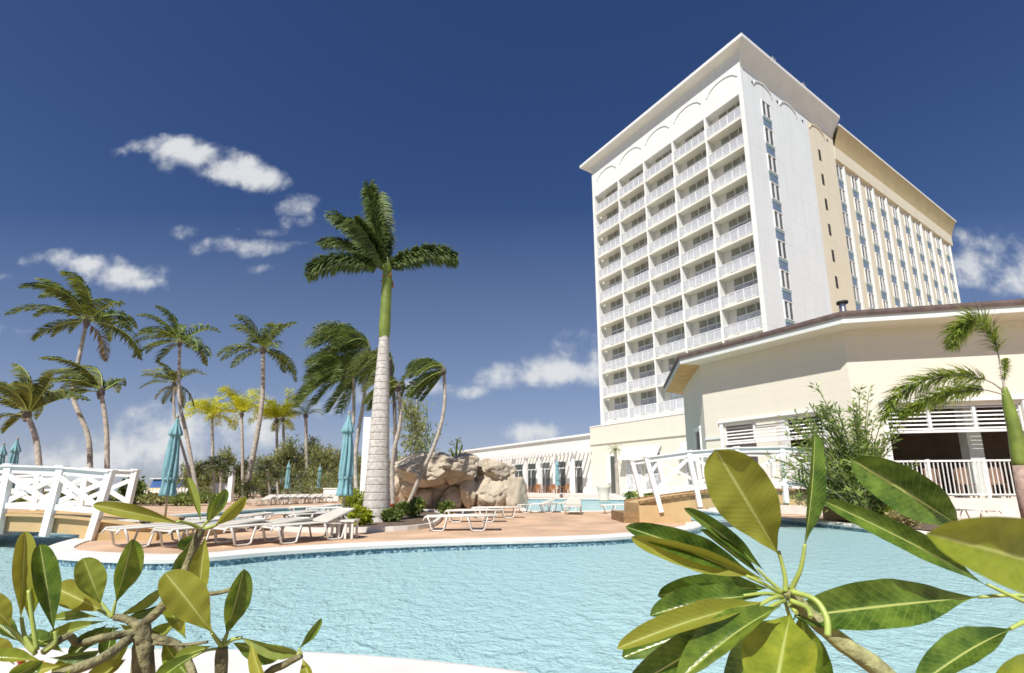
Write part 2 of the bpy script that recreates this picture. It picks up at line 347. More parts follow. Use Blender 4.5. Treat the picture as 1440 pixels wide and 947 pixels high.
def royal_trunk_mat():
    m, nt, b = newmat('royal_trunk'); L = nt.links.new
    tc = N(nt, 'ShaderNodeTexCoord'); sx = N(nt, 'ShaderNodeSeparateXYZ'); L(tc.outputs['Object'], sx.inputs[0])
    nz = N(nt, 'ShaderNodeTexNoise'); nz.inputs['Scale'].default_value = 1.3; nz.inputs['Detail'].default_value = 6; L(tc.outputs['Object'], nz.inputs['Vector'])
    a = N(nt, 'ShaderNodeMath', operation='MULTIPLY_ADD'); L(nz.outputs['Fac'], a.inputs[0]); a.inputs[1].default_value = .06; L(sx.outputs[2], a.inputs[2])
    md = N(nt, 'ShaderNodeMath', operation='PINGPONG'); L(a.outputs[0], md.inputs[0]); md.inputs[1].default_value = .11
    ln = N(nt, 'ShaderNodeMapRange'); L(md.outputs[0], ln.inputs[0]); ln.inputs[1].default_value = .0; ln.inputs[2].default_value = .022; ln.inputs[3].default_value = 1; ln.inputs[4].default_value = 0
    n2 = N(nt, 'ShaderNodeTexNoise'); n2.inputs['Scale'].default_value = 9; n2.inputs['Detail'].default_value = 9; L(tc.outputs['Object'], n2.inputs['Vector'])
    rp = N(nt, 'ShaderNodeValToRGB'); L(n2.outputs['Fac'], rp.inputs[0]); rp.color_ramp.elements[0].color = (.40,.36,.31,1); rp.color_ramp.elements[1].color = (.62,.59,.54,1)
    rp.color_ramp.elements[0].position = .3; rp.color_ramp.elements[1].position = .65
    mx = N(nt, 'ShaderNodeMixRGB'); mf = N(nt, 'ShaderNodeMath', operation='MULTIPLY'); L(ln.outputs[0], mf.inputs[0]); mf.inputs[1].default_value = .33
    L(mf.outputs[0], mx.inputs[0]); L(rp.outputs[0], mx.inputs[1]); mx.inputs[2].default_value = (.22,.17,.13,1)
    L(mx.outputs[0], b.inputs['Base Color']); b.inputs['Roughness'].default_value = .85
    bp = N(nt, 'ShaderNodeBump'); bp.inputs['Strength'].default_value = .6; bp.inputs['Distance'].default_value = .03; L(ln.outputs[0], bp.inputs['Height']); bp.invert = True; L(bp.outputs[0], b.inputs['Normal'])
    return m
M['royal_trunk'] = royal_trunk_mat()

# ------------------------------------------------------------------ pool outlines
def smooth_poly(pts, it=2):
    pts = [Vector((p[0], p[1])) for p in pts]
    for _ in range(it):
        q = []
        for i in range(len(pts)):
            a, b = pts[i], pts[(i+1) % len(pts)]
            q += [a*.75+b*.25, a*.25+b*.75]
        pts = q
    return pts
outer = smooth_poly([(-24,3.1),(-9,3.2),(-5,3.3),(-2.1,3.27),(-1.0,3.2),(.25,2.86),(1.2,2.2),(2.4,.9),(4,-.5),(7,-1.5),(12,-1.5),(14,2),
   (12.5,6.5),(9.9,8.9),(9.15,10.9),(9.55,12.4),(9.45,16),(8.9,20),(8.9,26),(10,34),(12,42),(7,46.5),(0,46.5),(-4,42),(-7,35),(-11.4,26),(-12,22),(-12.2,19.3),(-12.2,16.5),
   (-12.2,13),(-11.3,11.2),(-10.4,9.6),(-9.9,8.6),(-12,8.1),(-18,7.6),(-24,7.5)])
island = smooth_poly([(-7.35,7.95),(-6.2,7.5),(-4.69,7.22),(-3.68,8.38),(-1.49,9.49),(1.27,10.1),(2.91,10.85),(5.0,12.9),(5.6,14.4),(5.9,16.5),(6.5,19),(6.9,21.5),(5.6,22.7),(3,21.3),(1.0,21.2),(.9,25),(1.2,28),(-1,29.5),(-4.6,28.6),
   (-6.7,25.5),(-8.4,21.5),(-9.2,19),(-8.0,14.8),(-8.4,13.4),(-9.3,12.2),(-8.8,10.6),(-8.2,9.2)])
def area(p): return sum(p[i].x*p[(i+1)%len(p)].y-p[(i+1)%len(p)].x*p[i].y for i in range(len(p)))/2
if area(outer) < 0: outer.reverse()
if area(island) < 0: island.reverse()
def offset(p, d):   # +d = outward for ccw
    n = len(p); out = []
    for i in range(n):
        t = (p[(i+1)%n]-p[i-1]).normalized(); out.append(p[i]+Vector((t.y,-t.x))*d)
    return out
def sheet(name, loops, z, m):
    flat = [Vector((q.x,q.y,0)) for l in loops for q in l]
    tris = tessellate_polygon([[Vector((q.x,q.y,0)) for q in l] for l in loops])
    b = MB(); fs = []
    for t in tris:
        a, c, d = [flat[i] for i in t]
        fs.append(t if (c-a).cross(d-a).z > 0 else tuple(reversed(t)))
    b.add([Vector((p.x,p.y,z)) for p in flat], fs)
    return b.build(name, m)
W = 900
big = [Vector(p) for p in ((-W,-60),(W,-60),(W,W*1.6),(-W,W*1.6))]
M['ground'] = mat('ground', (.40,.36,.27), .95, .2, .15, .3, 5)
deckout = [Vector(p) for p in ((-40,-8),(45,-8),(60,30),(60,110),(-30,110),(-40,60))]
tag(sheet('ground', [big, deckout], -.02, M['ground']), kind='structure')
tag(sheet('pool_deck', [deckout, offset(outer, .34)], -.012, M['paver']), kind='structure')
tag(sheet('island_deck', [offset(island, -.34)], -.012, M['paver']), kind='structure')
def wallstrip(b, p, z0, z1, flip, mi=0):
    n = len(p); vs = [Vector((q.x,q.y,z0)) for q in p]+[Vector((q.x,q.y,z1)) for q in p]
    fs = [(i,(i+1)%n,n+(i+1)%n,n+i) for i in range(n)]
    if flip: fs = [tuple(reversed(f)) for f in fs]
    b.add(vs, fs, mi)
def ringtop(b, p, q, z0, z1, mi=0):
    n = len(p); vs = [Vector((a.x,a.y,z0)) for a in p]+[Vector((a.x,a.y,z1)) for a in q]
    b.add(vs, [(i,(i+1)%n,n+(i+1)%n,n+i) for i in range(n)], mi)
for nm, p, s in (('pool_coping', outer, 1), ('island_coping', island, -1)):
    b = MB()
    prof = [(.02,-.09),(-.03,-.075),(-.035,-.02),(-.01,.012),(.04,.022),(.36,.010),(.37,-.05)]
    for (d0,z0),(d1,z1) in zip(prof, prof[1:]): ringtop(b, offset(p,d0*s), offset(p,d1*s), z0, z1)
    b.sm = [True]*len(b.sm)
    tag(b.build(nm, M['coping']), kind='structure')
b = MB()
for p, fl in ((outer, True), (island, False)):
    s = 1 if p is outer else -1
    wallstrip(b, offset(p,.0*s), -.26, -.085, fl, 0)
    wallstrip(b, offset(p,.01*s), -1.3, -.26, fl, 1)
tag(b.build('pool_wall', [M['tile'], M['plaster']]), kind='structure')
tag(sheet('pool_floor', [offset(outer,.2)], -1.3, M['plaster']), kind='structure')
tag(sheet('pool_water', [offset(outer,.15), offset(island,-.15)], -.17, M['water']), kind='structure')
# terrace below the hotel and far seas
b = MB(); b.box(-9, 9, 0, 5, -.02, .18)
# ------------------------------------------------------------------ hotel tower
C = Vector((22.586, 40.159, 0))
u = Vector((-sin(TH), cos(TH), 0)); v = Vector((cos(TH), sin(TH), 0))
tower = thing('hotel_tower', 'tall white and cream hotel tower with rows of balconies', 'hotel', C, TH)
WID, LEN, TOP = 20.8, 56.6, 43.0
F0, ST, BAY, MG, OT = 8.69, 3.0, 4.0345, .2156, 38.16
BD = 1.0
b = MB()
b.box(BD, 12.55, 0, WID, 0, TOP)
b.box(0, BD, 0, WID, 0, F0-.2)
b.box(0, BD, 0, WID, OT, TOP)
b.box(0, BD, 0, MG, F0-.2, OT)
b.box(0, BD, MG+5*BAY, WID, F0-.2, OT)
for k in range(1,5): b.box(0, BD, MG+k*BAY-.2, MG+k*BAY, F0-.2, OT)
b.box(-.06, 0, -.06, .35, F0-.2, OT+.0)
for i in range(len(b.f)):   # faces that look to the side road get a slightly cooler, greyer tone
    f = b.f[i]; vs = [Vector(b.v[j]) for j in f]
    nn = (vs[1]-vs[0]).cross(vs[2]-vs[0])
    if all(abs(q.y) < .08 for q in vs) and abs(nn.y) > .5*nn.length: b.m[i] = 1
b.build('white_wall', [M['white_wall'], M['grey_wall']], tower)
b = MB(); b.box(12.55, 18.35, -.003, WID, 0, TOP-.01); b.box(18.35, LEN, .25, WID, 0, 42.1)
b.box(18.35, LEN, -.05, .25, 38.35, 40.0)
b.build('cream_wall', M['cream_wall'], tower)
# balconies
rail = MB()
y0, y1 = 0, BAY-.2
rail.bar((-.02,y0,1.08),(-.02,y1,1.08),.06,.07); rail.bar((-.02,y0,.12),(-.02,y1,.12),.05,.05)
n = 5
for i in range(n+1): rail.box(-.045,.005, y0+(y1-y0)*i/n-.03, y0+(y1-y0)*i/n+.03, .0, 1.05)
k = 0; yy = .1
while yy < y1: rail.box(-.03,-.01, yy-.011, yy+.011, .14, 1.05); yy += .115
rail.box(-.021,-.015, y0+.02, y1-.02, .16, 1.04, 1)
slab = MB(); slab.box(-.05, BD-.003, 0, BAY-.2, -.2, 0); slab.box(.85,.97,1.7,1.85,-.26,-.2)
door = MB()   # frame, transom, sliding glass with curtains
X = BD-.04
door.box(X, X+.03, .1, 2.95, .03, 1.95, 1); door.box(X-.01, X+.03, .1, 2.95, 2.05, 2.72, 2)
for yy in (.1, 1.05, 2.0, 2.95): door.box(X-.05, X+.03, yy-.03, yy+.03, 0, 2.74, 0)
door.box(X-.05, X+.03, .1, 2.95, 1.95, 2.05, 0)
prot = None
M['transom'] = mat('transom', (.26,.265,.21), .2, .2, 2)
for r in range(10):
    for c in range(5):
        loc = (0, MG+c*BAY, F0+ST*r)
        if prot is None:
            prot = slab.build('balcony', M['balc_wall'], tower, loc)
            rail.build('railing', [M['white_paint'], M['panel']], prot)
            door.build('glass_door', [M['white_paint'], M['curtain'], M['transom']], prot)
        else:
            o = copy_tree(prot, tower); o.location = loc
# back wall of the balconies, creamy paint
b = MB(); b.box(BD-.010, BD-.0035, MG, MG+5*BAY, F0, OT); 
for k in range(5):
    y = MG+k*BAY
b.build('balcony_back_wall', M['balc_wall'], tower)
# arch mouldings
def arch_mb(w, rise, th, dep, axis):
    b = MB(); n = 20; vs = []
    for i in range(n+1):
        a = pi*(.06+.88*i/n); 
        for r, d in ((1,0),(1,dep),(1+th/w,dep),(1+th/w,0)):
            p, z = -cos(a)*w*r, sin(a)*rise*r
            vs.append((-d, p, z) if axis == 'y' else (p, -d, z))
    fs = []
    for i in range(n):
        for j in range(4): fs.append((i*4+j, i*4+(j+1)%4, i*4+4+(j+1)%4, i*4+4+j))
    fs += [(0,1,2,3),(n*4+3,n*4+2,n*4+1,n*4)]
    b.add(vs, fs); return b
for c in range(5): arch_mb(1.6,1.0,.16,.08,'y').build('arch_moulding', M['white_wall'], tower, (0, MG+(c+.5)*BAY-.2, 39.95))
for i, x in enumerate((3.7, 8.5, 14.5)): arch_mb(1.6,1.0,.16,.08,'x').build('arch_moulding', M['grey_wall'] if i<2 else M['cream_wall'], tower, (x,-.01,39.75))
for x in (1.9, 6.4, 11.4, 16.9): 
    q = MB(); q.box(-.12,.12,-.03,.0,-.12,.12); q.build('roof_drain', M['dark'], tower, (x,-.01,40.1))
# canopy roofs with coved soffits
def cove(pts, zt, th):
    b = MB()
    b.add(*pts) if False else None
    return b
def canopy(name, x0, x1, yA, yB, offx0, offx1, offy, zw, ze, th, m, ms, back=1.2):
    """roof plate with a curved cove from the wall (z=zw) to the edge (z=ze) along y=yA and along x=x0"""
    b = MB()
    X0, X1, Y0, Y1 = x0-offx0, x1+offx1, yA-offy, yB+back
    b.box(X0, X1, Y0, Y1, ze, ze+th, 0)
    n = 8
    prof = [(sin(pi/2*i/n), 1-cos(pi/2*i/n)) for i in range(n+1)]   # out, up
    # side cove along y=yA
    vs = []
    for o, h in prof:
        z = zw+(ze-zw)*(1-(1-h)) if False else zw+(ze-zw)*sin(pi/2*(o))
        z = zw+(ze-zw)*(o**.75 if True else h)
        zz = min(z, ze-.002)
        vs.append((x0-offx0*o, yA-offy*o, zz)); vs.append((x1+offx1*o*0, yA-offy*o, zz))
    b.add(vs, [(2*i,2*i+1,2*i+3,2*i+2) for i in range(n)], 1, True)
    if offx0:
        vs = []
        for o, h in prof:
            zz = min(ze-.25+.25*o, ze-.002)
            vs.append((x0-offx0*o, yA-offy*o, zz)); vs.append((x0-offx0*o, yB+back*o, zz))
        b.add(vs, [(2*i+1,2*i,2*i+2,2*i+3) for i in range(n)], 1, True)
        vs = []
        for o, h in prof:
            vs.append((x0-offx0*o, yA-offy*o, min(zw+(ze-zw)*(o**.75), ze-.002))); vs.append((x0-offx0*o, yA-offy*o, min(ze-.25+.25*o, ze-.001)))
        b.add(vs, [(2*i,2*i+1,2*i+3,2*i+2) for i in range(n)], 1)
    b.box(X0+.6, X1-.6, Y0+.6, Y1-.6, ze+th, ze+th+.15, 0)
    return b.build(name, [m, ms], tower)
canopy('white_roof_canopy', 0, 18.4, 0, WID, 1.0, .0, 1.0, 41.0, 42.95, .34, M['white_paint'], M['soffit_white'])
canopy('cream_roof_canopy', 18.5, 56.9, -.05, WID, 0, .3, .75, 40.0, 42.2, .25, M['soffit_white'], M['soffit_cream'])
# windows on the side
win = MB(); win.box(0,1.5,-.02,.0,-1.68,0,0); win.box(-.05,.06,-.08,0,-1.7,.05,1); win.box(1.44,1.55,-.08,0,-1.7,.05,1)
win.box(-.05,1.55,-.09,0,0,.08,1); win.box(-.05,1.55,-.09,0,-1.74,-1.66,1); win.box(.62,.88,-.06,0,-1.66,0,1)
panel = MB(); panel.box(0,1.5,-.03,0,-2.92,-1.8,0); panel.box(-.05,1.55,-.06,0,-2.0,-1.76,1)
wp = None; pn = None
cols = [(3.22, 0, 38.75, 12)] + [(18.75+3.888*k, .25, 37.95, 8) for k in range(10)]
for x, y, zt, n in cols:
    for r in range(n):
        loc = (x, y, zt-ST*r)
        if wp is None:
            wp = win.build('window', [M['glass'], M['white_paint']], tower, loc)
            pp = panel.build('spandrel', [M['blue_panel'], M['teal_panel']], wp)
        else:
            o = copy_tree(wp, tower); o.location = loc
b = MB(); b.box(0,.30,-.22,0,0,38.3)
fn = None
for k in range(10):
    loc = (18.75+3.888*k+1.62, .25, 0)
    if fn is None: fn = b.build('fin', M['white_wall'], tower, loc)
    else:
        o = fn.copy(); COL.objects.link(o); o.location = loc
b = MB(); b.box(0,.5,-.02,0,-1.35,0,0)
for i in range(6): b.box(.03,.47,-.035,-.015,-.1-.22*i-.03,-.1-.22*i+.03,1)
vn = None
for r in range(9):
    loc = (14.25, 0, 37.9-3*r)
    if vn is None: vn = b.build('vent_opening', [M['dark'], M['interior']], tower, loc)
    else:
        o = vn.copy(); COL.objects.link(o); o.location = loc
# podium with cornice at the foot
b = MB(); PX = -.75
b.box(PX, -.07, -.3, 21.9, 0, 8.1); b.box(PX-.003, 0, 20.85, 21.9, 6.2, 8.1)
b.box(PX-.14, PX, -.3, 21.95, 6.0, 6.16); b.box(PX-.08, PX, -.3, 21.6, .0, 1.5)
b.build('podium', M['pale_cream'], tower)
b = MB(); b.box(PX-.06, -.05, -.3, 21.9, 8.1, 8.22); b.build('podium_cap', M['white_paint'], tower)
# podium windows with propped shutters
for y in (11.6, 14.2, 6.5):
    f = MB(); f.box(PX-.10,PX-.003,y-.15,y+2.1,.6,4.7,0); f.box(PX-.12,PX-.10,y,y+1.95,.75,4.5,1)
    for t in (.95,): f.box(PX-.15,PX-.11,y+t-.05,y+t+.05,.75,4.5,0)
    f.box(PX-.15,PX-.11,y,y+1.95,2.3,2.42,0)
    o = f.build('shuttered_window', [M['white_paint'], M['curtain']], tower)
    s = MB(); A = Vector((PX-.12,0,5.35)); Bq = Vector((PX-1.15,0,3.9))
    for a0, a1 in ((y-.3,y+1.0),(y+1.05,y+2.35)):
        s.bar(Vector((A.x,(a0+a1)/2,A.z)), Vector((Bq.x,(a0+a1)/2,Bq.z)), a1-a0, .05)
    s.bar((PX-1.1,y-.25,3.95),(PX-.12,y-.25,2.6),.05,.05); s.bar((PX-1.1,y+2.3,3.95),(PX-.12,y+2.3,2.6),.05,.05)
    s.build('shutter', M['shutter'], o)
f = MB(); f.box(PX-.08,PX-.003,17.6,19.2,.0,4.7,0); f.box(PX-.09,PX-.08,17.75,18.6,.05,4.5,1); f.build('door', [M['white_paint'], M['glass']], tower)
# balcony chairs
def mini_chair():
    t = thing('balcony_chair', '', 'chair')
    b = MB(); b.box(-.24,.24,-.24,.24,.4,.44); 
    b.build('seat', M['white_plastic'], t)
    b = MB(); b.box(.2,.25,-.24,.24,.44,.9); b.build('backrest', M['white_plastic'], t)
    b = MB()
    for x in (-.2,.2):
        for y in (-.2,.2): b.box(x-.02,x+.02,y-.02,y+.02,0,.4)
        b.bar((x,-.25,.65),(x,.25,.65),.02,.02)
    b.bar((-.22,-.25,.63),(.22,-.25,.63),.05,.03); b.bar((-.22,.25,.63),(.22,.25,.63),.05,.03)
    b.build('frame', M['white_plastic'], t)
    return t
ordn = ['bottom','second','third','fourth','fifth','sixth']
cold = ['rightmost column','second column from right','middle column','second column from left','leftmost column']
bc = mini_chair(); used = False
for r in range(6):
    for c in range(5):
        if (r*3+c*2) % 4 == 3: continue
        p = C+v*(.75)+u*(MG+c*BAY+R.uniform(2.2,3.3)); p.z = F0+ST*r+.002
        lab = 'white balcony chair, %s balcony row from the bottom, %s' % (ordn[r], cold[c])
        place(bc, used, p, TH+R.uniform(-1,1), lab, 'chairs on the hotel balconies'); used = True
# small cameras on roof edge
for i, x in enumerate((5.2, 11.2)):
    p = C+v*x-u*.7; t = thing('roof_antenna', ('small antenna on the white roof edge, %s' % ('nearer the front corner','farther from the front corner')[i]), 'antenna', (p.x,p.y,43.34), TH)
    b = MB(); b.box(-.04,.04,-.04,.04,.15,.8); b.bar((-.25,0,.8),(.3,0,.65),.16,.14); b.build('mast', M['metal'], t)
    b = MB(); b.box(-.2,.2,-.15,.15,.0,.15); b.build('base', M['metal'], t)

# ------------------------------------------------------------------ long wing beside the tower
wing = thing('restaurant_wing', 'long low white wing with glass doors behind the pergola', 'building', C+u*21.9, TH)
b = MB(); b.box(-.5, 12, 0.02, 35, 0, 7.2); b.build('wall', M['wing_wall'], wing)
b = MB(); b.box(-.8, 12.3, 0.02, 35.3, 7.2, 7.45); b.build('roof', M['white_paint'], wing)
for i in range(7):
    y = 1.7+i*3.2
    f = MB(); f.box(-.56,-.503,y,y+2.4,.2,4.4,0); f.box(-.58,-.56,y+.1,y+1.12,.3,3.4,1); f.box(-.58,-.56,y+1.28,y+2.3,.3,3.4,1); f.box(-.58,-.56,y+.1,y+2.3,3.55,4.3,1)
    f.build('glass_door', [M['white_paint'], M['glass']], wing)
per = thing('pergola', 'white pergola with slatted top in front of the low wing', 'pergola', C+u*21.9-v*.55, TH)
PH = 4.9
for i in range(8):
    y = .9+i*3.2
    c = MB(); c.box(-2.45,-2.0,y-.05,y+.4,0,PH); c.box(-2.5,-1.95,y-.1,y+.45,0,.35); c.box(-2.47,-1.98,y-.07,y+.42,PH-.25,PH); c.build('column', M['white_paint'], per)
b = MB(); b.box(-2.5,-2.3,-.4,28,PH,PH+.28); b.box(-2.15,-1.95,-.4,28,PH,PH+.28); b.build('beam', M['white_paint'], per)
rf = MB(); rf.box(-3.3,-.1,-.07,.07,PH+.28,PH+.56); rr = None
for i in range(38):
    loc = (0,-.2+i*.75,0)
    if rr is None: rr = rf.build('rafter', M['white_paint'], per, loc)
    else:
        o = rr.copy(); COL.objects.link(o); o.location = loc
ter = MB(); ter.box(-7.5,0,-24,34,-.02,.35)
o = ter.build('hotel_terrace', M['coping']); o.location = C+u*21.9-v*.7; o.rotation_euler = (0,0,TH); tag(o, kind='structure')
# dining chairs and tables
def dining_chair():
    t = thing('dining_chair', '', 'chair')
    b = MB(); b.box(-.24,.24,-.24,.24,.42,.48); b.build('seat', M['chair_brown'], t)
    b = MB()
    for i in range(5): b.box(.2,.24,-.22+i*.1,-.18+i*.1,.5,1.0)
    b.box(.19,.25,-.25,.25,.98,1.06); b.build('backrest', M['chair_brown'], t)
    for x in (-.2,.2):
        for y in (-.2,.2):
            b = MB(); b.box(x-.025,x+.025,y-.025,y+.025,0,.42); b.build('leg', M['chair_brown'], t)
    return t
dc = dining_chair(); used = False
def dining_table():
    t = thing('dining_table', '', 'table')
    b = MB(); b.box(-.6,.6,-.45,.45,.72,.77); b.build('table_top', M['chair_brown'], t)
    for x in (-.5,.5):
        for y in (-.36,.36):
            b = MB(); b.box(x-.03,x+.03,y-.03,y+.03,0,.72); b.build('leg', M['chair_brown'], t)
    return t
dt = dining_table(); ut = False
colname = ['first','second','third','fourth','fifth']
for i in range(5):
    y = 1.9+i*3.0
    base = C+u*(21.9+y)-v*3.9; base.z = .35
    place(dt, ut, base, TH+.1*i, 'brown dining table on the terrace by the %s pergola column from the tower' % colname[i], 'dining tables under the pergola'); ut = True
    for j, (dx, dy, a, side) in enumerate(((-.9,0,pi,'pool side'),(.9,0,0,'wall side'),(0,.95,pi/2,'far end'),(0,-.95,-pi/2,'near end'))):
        p = base+v*dx+u*dy
        place(dc, used, p, TH+a+R.uniform(-.2,.2), 'brown slatted chair at the %s of the table by the %s pergola column' % (side, colname[i]), 'brown chairs under the pergola'); used = True

# ------------------------------------------------------------------ low octagonal building
B0 = Vector((12.8,18.3,0))-u*.4
L2 = Vector((cos(TH-pi/4), sin(TH-pi/4), 0)); L3 = Vector((sin(pi/4-TH), cos(pi/4-TH), 0))
pv = thing('cream_pavilion', 'cream angled pavilion with brown roof edge and louvred openings', 'building', B0, 0)
A0 = u*6.32                                   # local corner between front and return
corners = [L2*11, Vector((0,0,0)), A0, A0+L3*6.3, A0+L3*6.3+Vector((sin(radians(57.4)),cos(radians(57.4)),0))*7]
WT = 6.95
def wall_run(b, p, q, outn, z0, z1, th=.3, mi=0):
    """wall between p and q, outer face on the line"""
    d = (q-p); inn = -outn*th
    vs = [p, q, q+inn, p+inn]; vs = [Vector((a.x,a.y,z)) for z in (z0,z1) for a in vs]
    fs = [(0,1,5,4),(1,2,6,5),(2,3,7,6),(3,0,4,7),(4,5,6,7),(3,2,1,0)]
    b.add(vs, fs, mi)
n1 = -v; n2 = Vector((L2.y,-L2.x,0)); n3 = Vector((-L3.y,L3.x,0))
def wall_open(b, P, d, nrm, length, holes, z1):
    """wall from P along d with rectangular holes (s0,s1,z0,z1)"""
    ss = sorted({0, length, *[h[0] for h in holes], *[h[1] for h in holes]})
    zz = sorted({0, z1, *[h[2] for h in holes], *[h[3] for h in holes]})
    for s0, s1 in zip(ss, ss[1:]):
        col = []
        for za, zb in zip(zz, zz[1:]):
            if any(h[0]-1e-6 <= s0 and s1 <= h[1]+1e-6 and h[2]-1e-6 <= za and zb <= h[3]+1e-6 for h in holes): col.append(None)
            else: col.append((za, zb))
        run = None
        for c in col+[None]:
            if c is None:
                if run: wall_run(b, P+d*s0, P+d*s1, nrm, *run)
                run = None
            else: run = (run[0], c[1]) if run else c
b = MB()
h1 = [(1.1,5.35,.7,3.85)]; h2 = [(1.05,5.25,.7,3.95),(6.3,10,.7,3.95)]
wall_open(b, Vector((0,0,0)), u, n1, 6.32, h1, WT)
wall_open(b, Vector((0,0,0)), L2, n2, 11, h2, WT)
wall_open(b, A0, L3, n3, 6.3, [(1.2,2.6,1.6,3.9)], WT)
wall_run(b, corners[3], corners[4], Vector((-cos(radians(57.4)),sin(radians(57.4)),0)), 0, WT)
b.build('wall', M['siding'], pv)
# roof: eave plate with fascia
def inset_line(off):
    # eave outline offset outward from the wall corners
    ns = [n2, n1, n3, Vector((-cos(radians(57.4)),sin(radians(57.4)),0))]
    pts = [corners[0]+ns[0]*off]
    for i in range(1,4):
        a, c = ns[i-1], ns[i]; bis = (a+c).normalized(); pts.append(corners[i]+bis*(off/bis.dot(a)))
    pts.append(corners[4]+ns[3]*off); return pts
OV = 1.0
e0 = inset_line(OV); e1 = inset_line(-6.0); ei = inset_line(0)
b = MB()
def strip(b, A, Bz, za, zb, mi): 
    k = len(A); b.add([Vector((p.x,p.y,za)) for p in A]+[Vector((p.x,p.y,zb)) for p in Bz], [(i,i+1,k+i+1,k+i) for i in range(k-1)], mi)
ze = 6.95
strip(b, e0, e0, ze, ze+.25, 1)                       # white fascia
e0b = inset_line(OV+.07); e0c = inset_line(OV+.10)
strip(b, e0b, e0c, ze+.24, ze+.34, 0); strip(b, e0c, e0b, ze+.34, ze+.36, 0); strip(b, e0b, e0b, ze+.36, ze+.44, 0)
strip(b, e0, e0b, ze+.25, ze+.24, 0)
strip(b, e0b, e1, ze+.44, ze+1.84, 0)
strip(b, e0[:3], ei[:3], ze, ze+.002, 3); strip(b, e0[2:], ei[2:], ze, ze+.002, 2)
b.build('roof', [M['brown_roof'], M['fascia'], M['wood_soffit'], M['siding']], pv)
# interior shell: floor slab, back wall, ceiling
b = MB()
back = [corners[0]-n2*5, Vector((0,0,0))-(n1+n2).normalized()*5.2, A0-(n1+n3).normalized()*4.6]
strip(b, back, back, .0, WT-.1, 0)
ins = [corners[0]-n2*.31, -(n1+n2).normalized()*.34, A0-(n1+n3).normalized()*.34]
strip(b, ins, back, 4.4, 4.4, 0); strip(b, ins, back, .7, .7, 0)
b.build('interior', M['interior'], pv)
def louvre(P, d, nrm, s0, s1, z0, z1, nd):
    b = MB()
    for i in range(nd+1):
        s = s0+(s1-s0)*i/nd; q = P+d*s-nrm*.12
        b.bar(q+Vector((0,0,z0)), q+Vector((0,0,z1)), .09, .1, nrm)
    for z in (z0, z1): b.bar(P+d*s0-nrm*.12+Vector((0,0,z)), P+d*s1-nrm*.12+Vector((0,0,z)), .1, .09)
    fr = b.build('louvre_frame', M['white_paint'], pv)
    sl = MB(); z = z0+.1
    while z < z1-.05:
        a = P+d*s0-nrm*.16+Vector((0,0,z)); c = P+d*s1-nrm*.16+Vector((0,0,z))
        tilt = (nrm*.75+Vector((0,0,-.66))).normalized()
        sd = tilt; w = .075
        vs = [a-sd*w/2, a+sd*w/2, c+sd*w/2, c-sd*w/2]; up = Vector((0,0,.012))
        sl.add([p for p in vs]+[p+up for p in vs], [(0,1,2,3),(7,6,5,4),(0,4,5,1),(1,5,6,2),(2,6,7,3),(3,7,4,0)])
        z += .15
    sl.build('slats', M['white_paint'], fr)
louvre(Vector((0,0,0)), u, n1, 1.1, 5.35, 2.98, 3.85, 3)
louvre(Vector((0,0,0)), L2, n2, 1.05, 5.25, 3.0, 3.95, 3)
louvre(Vector((0,0,0)), L2, n2, 6.3, 10, 3.0, 3.95, 3)
# white surrounds
b = MB()
for P, d, nrm, s0, s1, z1 in ((Vector((0,0,0)),u,n1,1.1,5.35,3.85),(Vector((0,0,0)),L2,n2,1.05,5.25,3.95),(Vector((0,0,0)),L2,n2,6.3,10,3.95)):
    for s in (s0-.08, s1+.08): b.bar(P+d*s+nrm*.03+Vector((0,0,.6)), P+d*s+nrm*.03+Vector((0,0,z1+.12)), .16, .06, nrm)
    b.bar(P+d*(s0-.2)+nrm*.05+Vector((0,0,z1+.16)), P+d*(s1+.2)+nrm*.05+Vector((0,0,z1+.16)), .1, .1)
b.build('opening_trim', M['white_paint'], pv)
f = MB(); P = A0
f.bar(P+L3*1.2+n3*.03+Vector((0,0,1.5)), P+L3*1.2+n3*.03+Vector((0,0,4)), .14,.08,n3); f.bar(P+L3*2.6+n3*.03+Vector((0,0,1.5)), P+L3*2.6+n3*.03+Vector((0,0,4)), .14,.08,n3)
f.bar(P+L3*1.1+n3*.03+Vector((0,0,4)), P+L3*2.7+n3*.03+Vector((0,0,4)), .1,.14); f.bar(P+L3*1.9-n3*.1+Vector((0,0,1.5)), P+L3*1.9-n3*.1+Vector((0,0,4)), 1.4,.03,n3,1)
f.build('window', [M['white_paint'], M['glass']], pv)
# band course on section one, left end
b = MB(); b.bar(u*5.5+n1*.03+Vector((0,0,3.3)), u*6.32+n1*.03+Vector((0,0,3.3)), .06,.12); b.build('string_course', M['fascia'], pv)
# inner column, plain
b = MB(); q = L2*4.15-n2*1.0; b.bar(q+Vector((0,0,.7)), q+Vector((0,0,4.4)), .45,.45,n2); b.build('column', M['shutter'], pv)
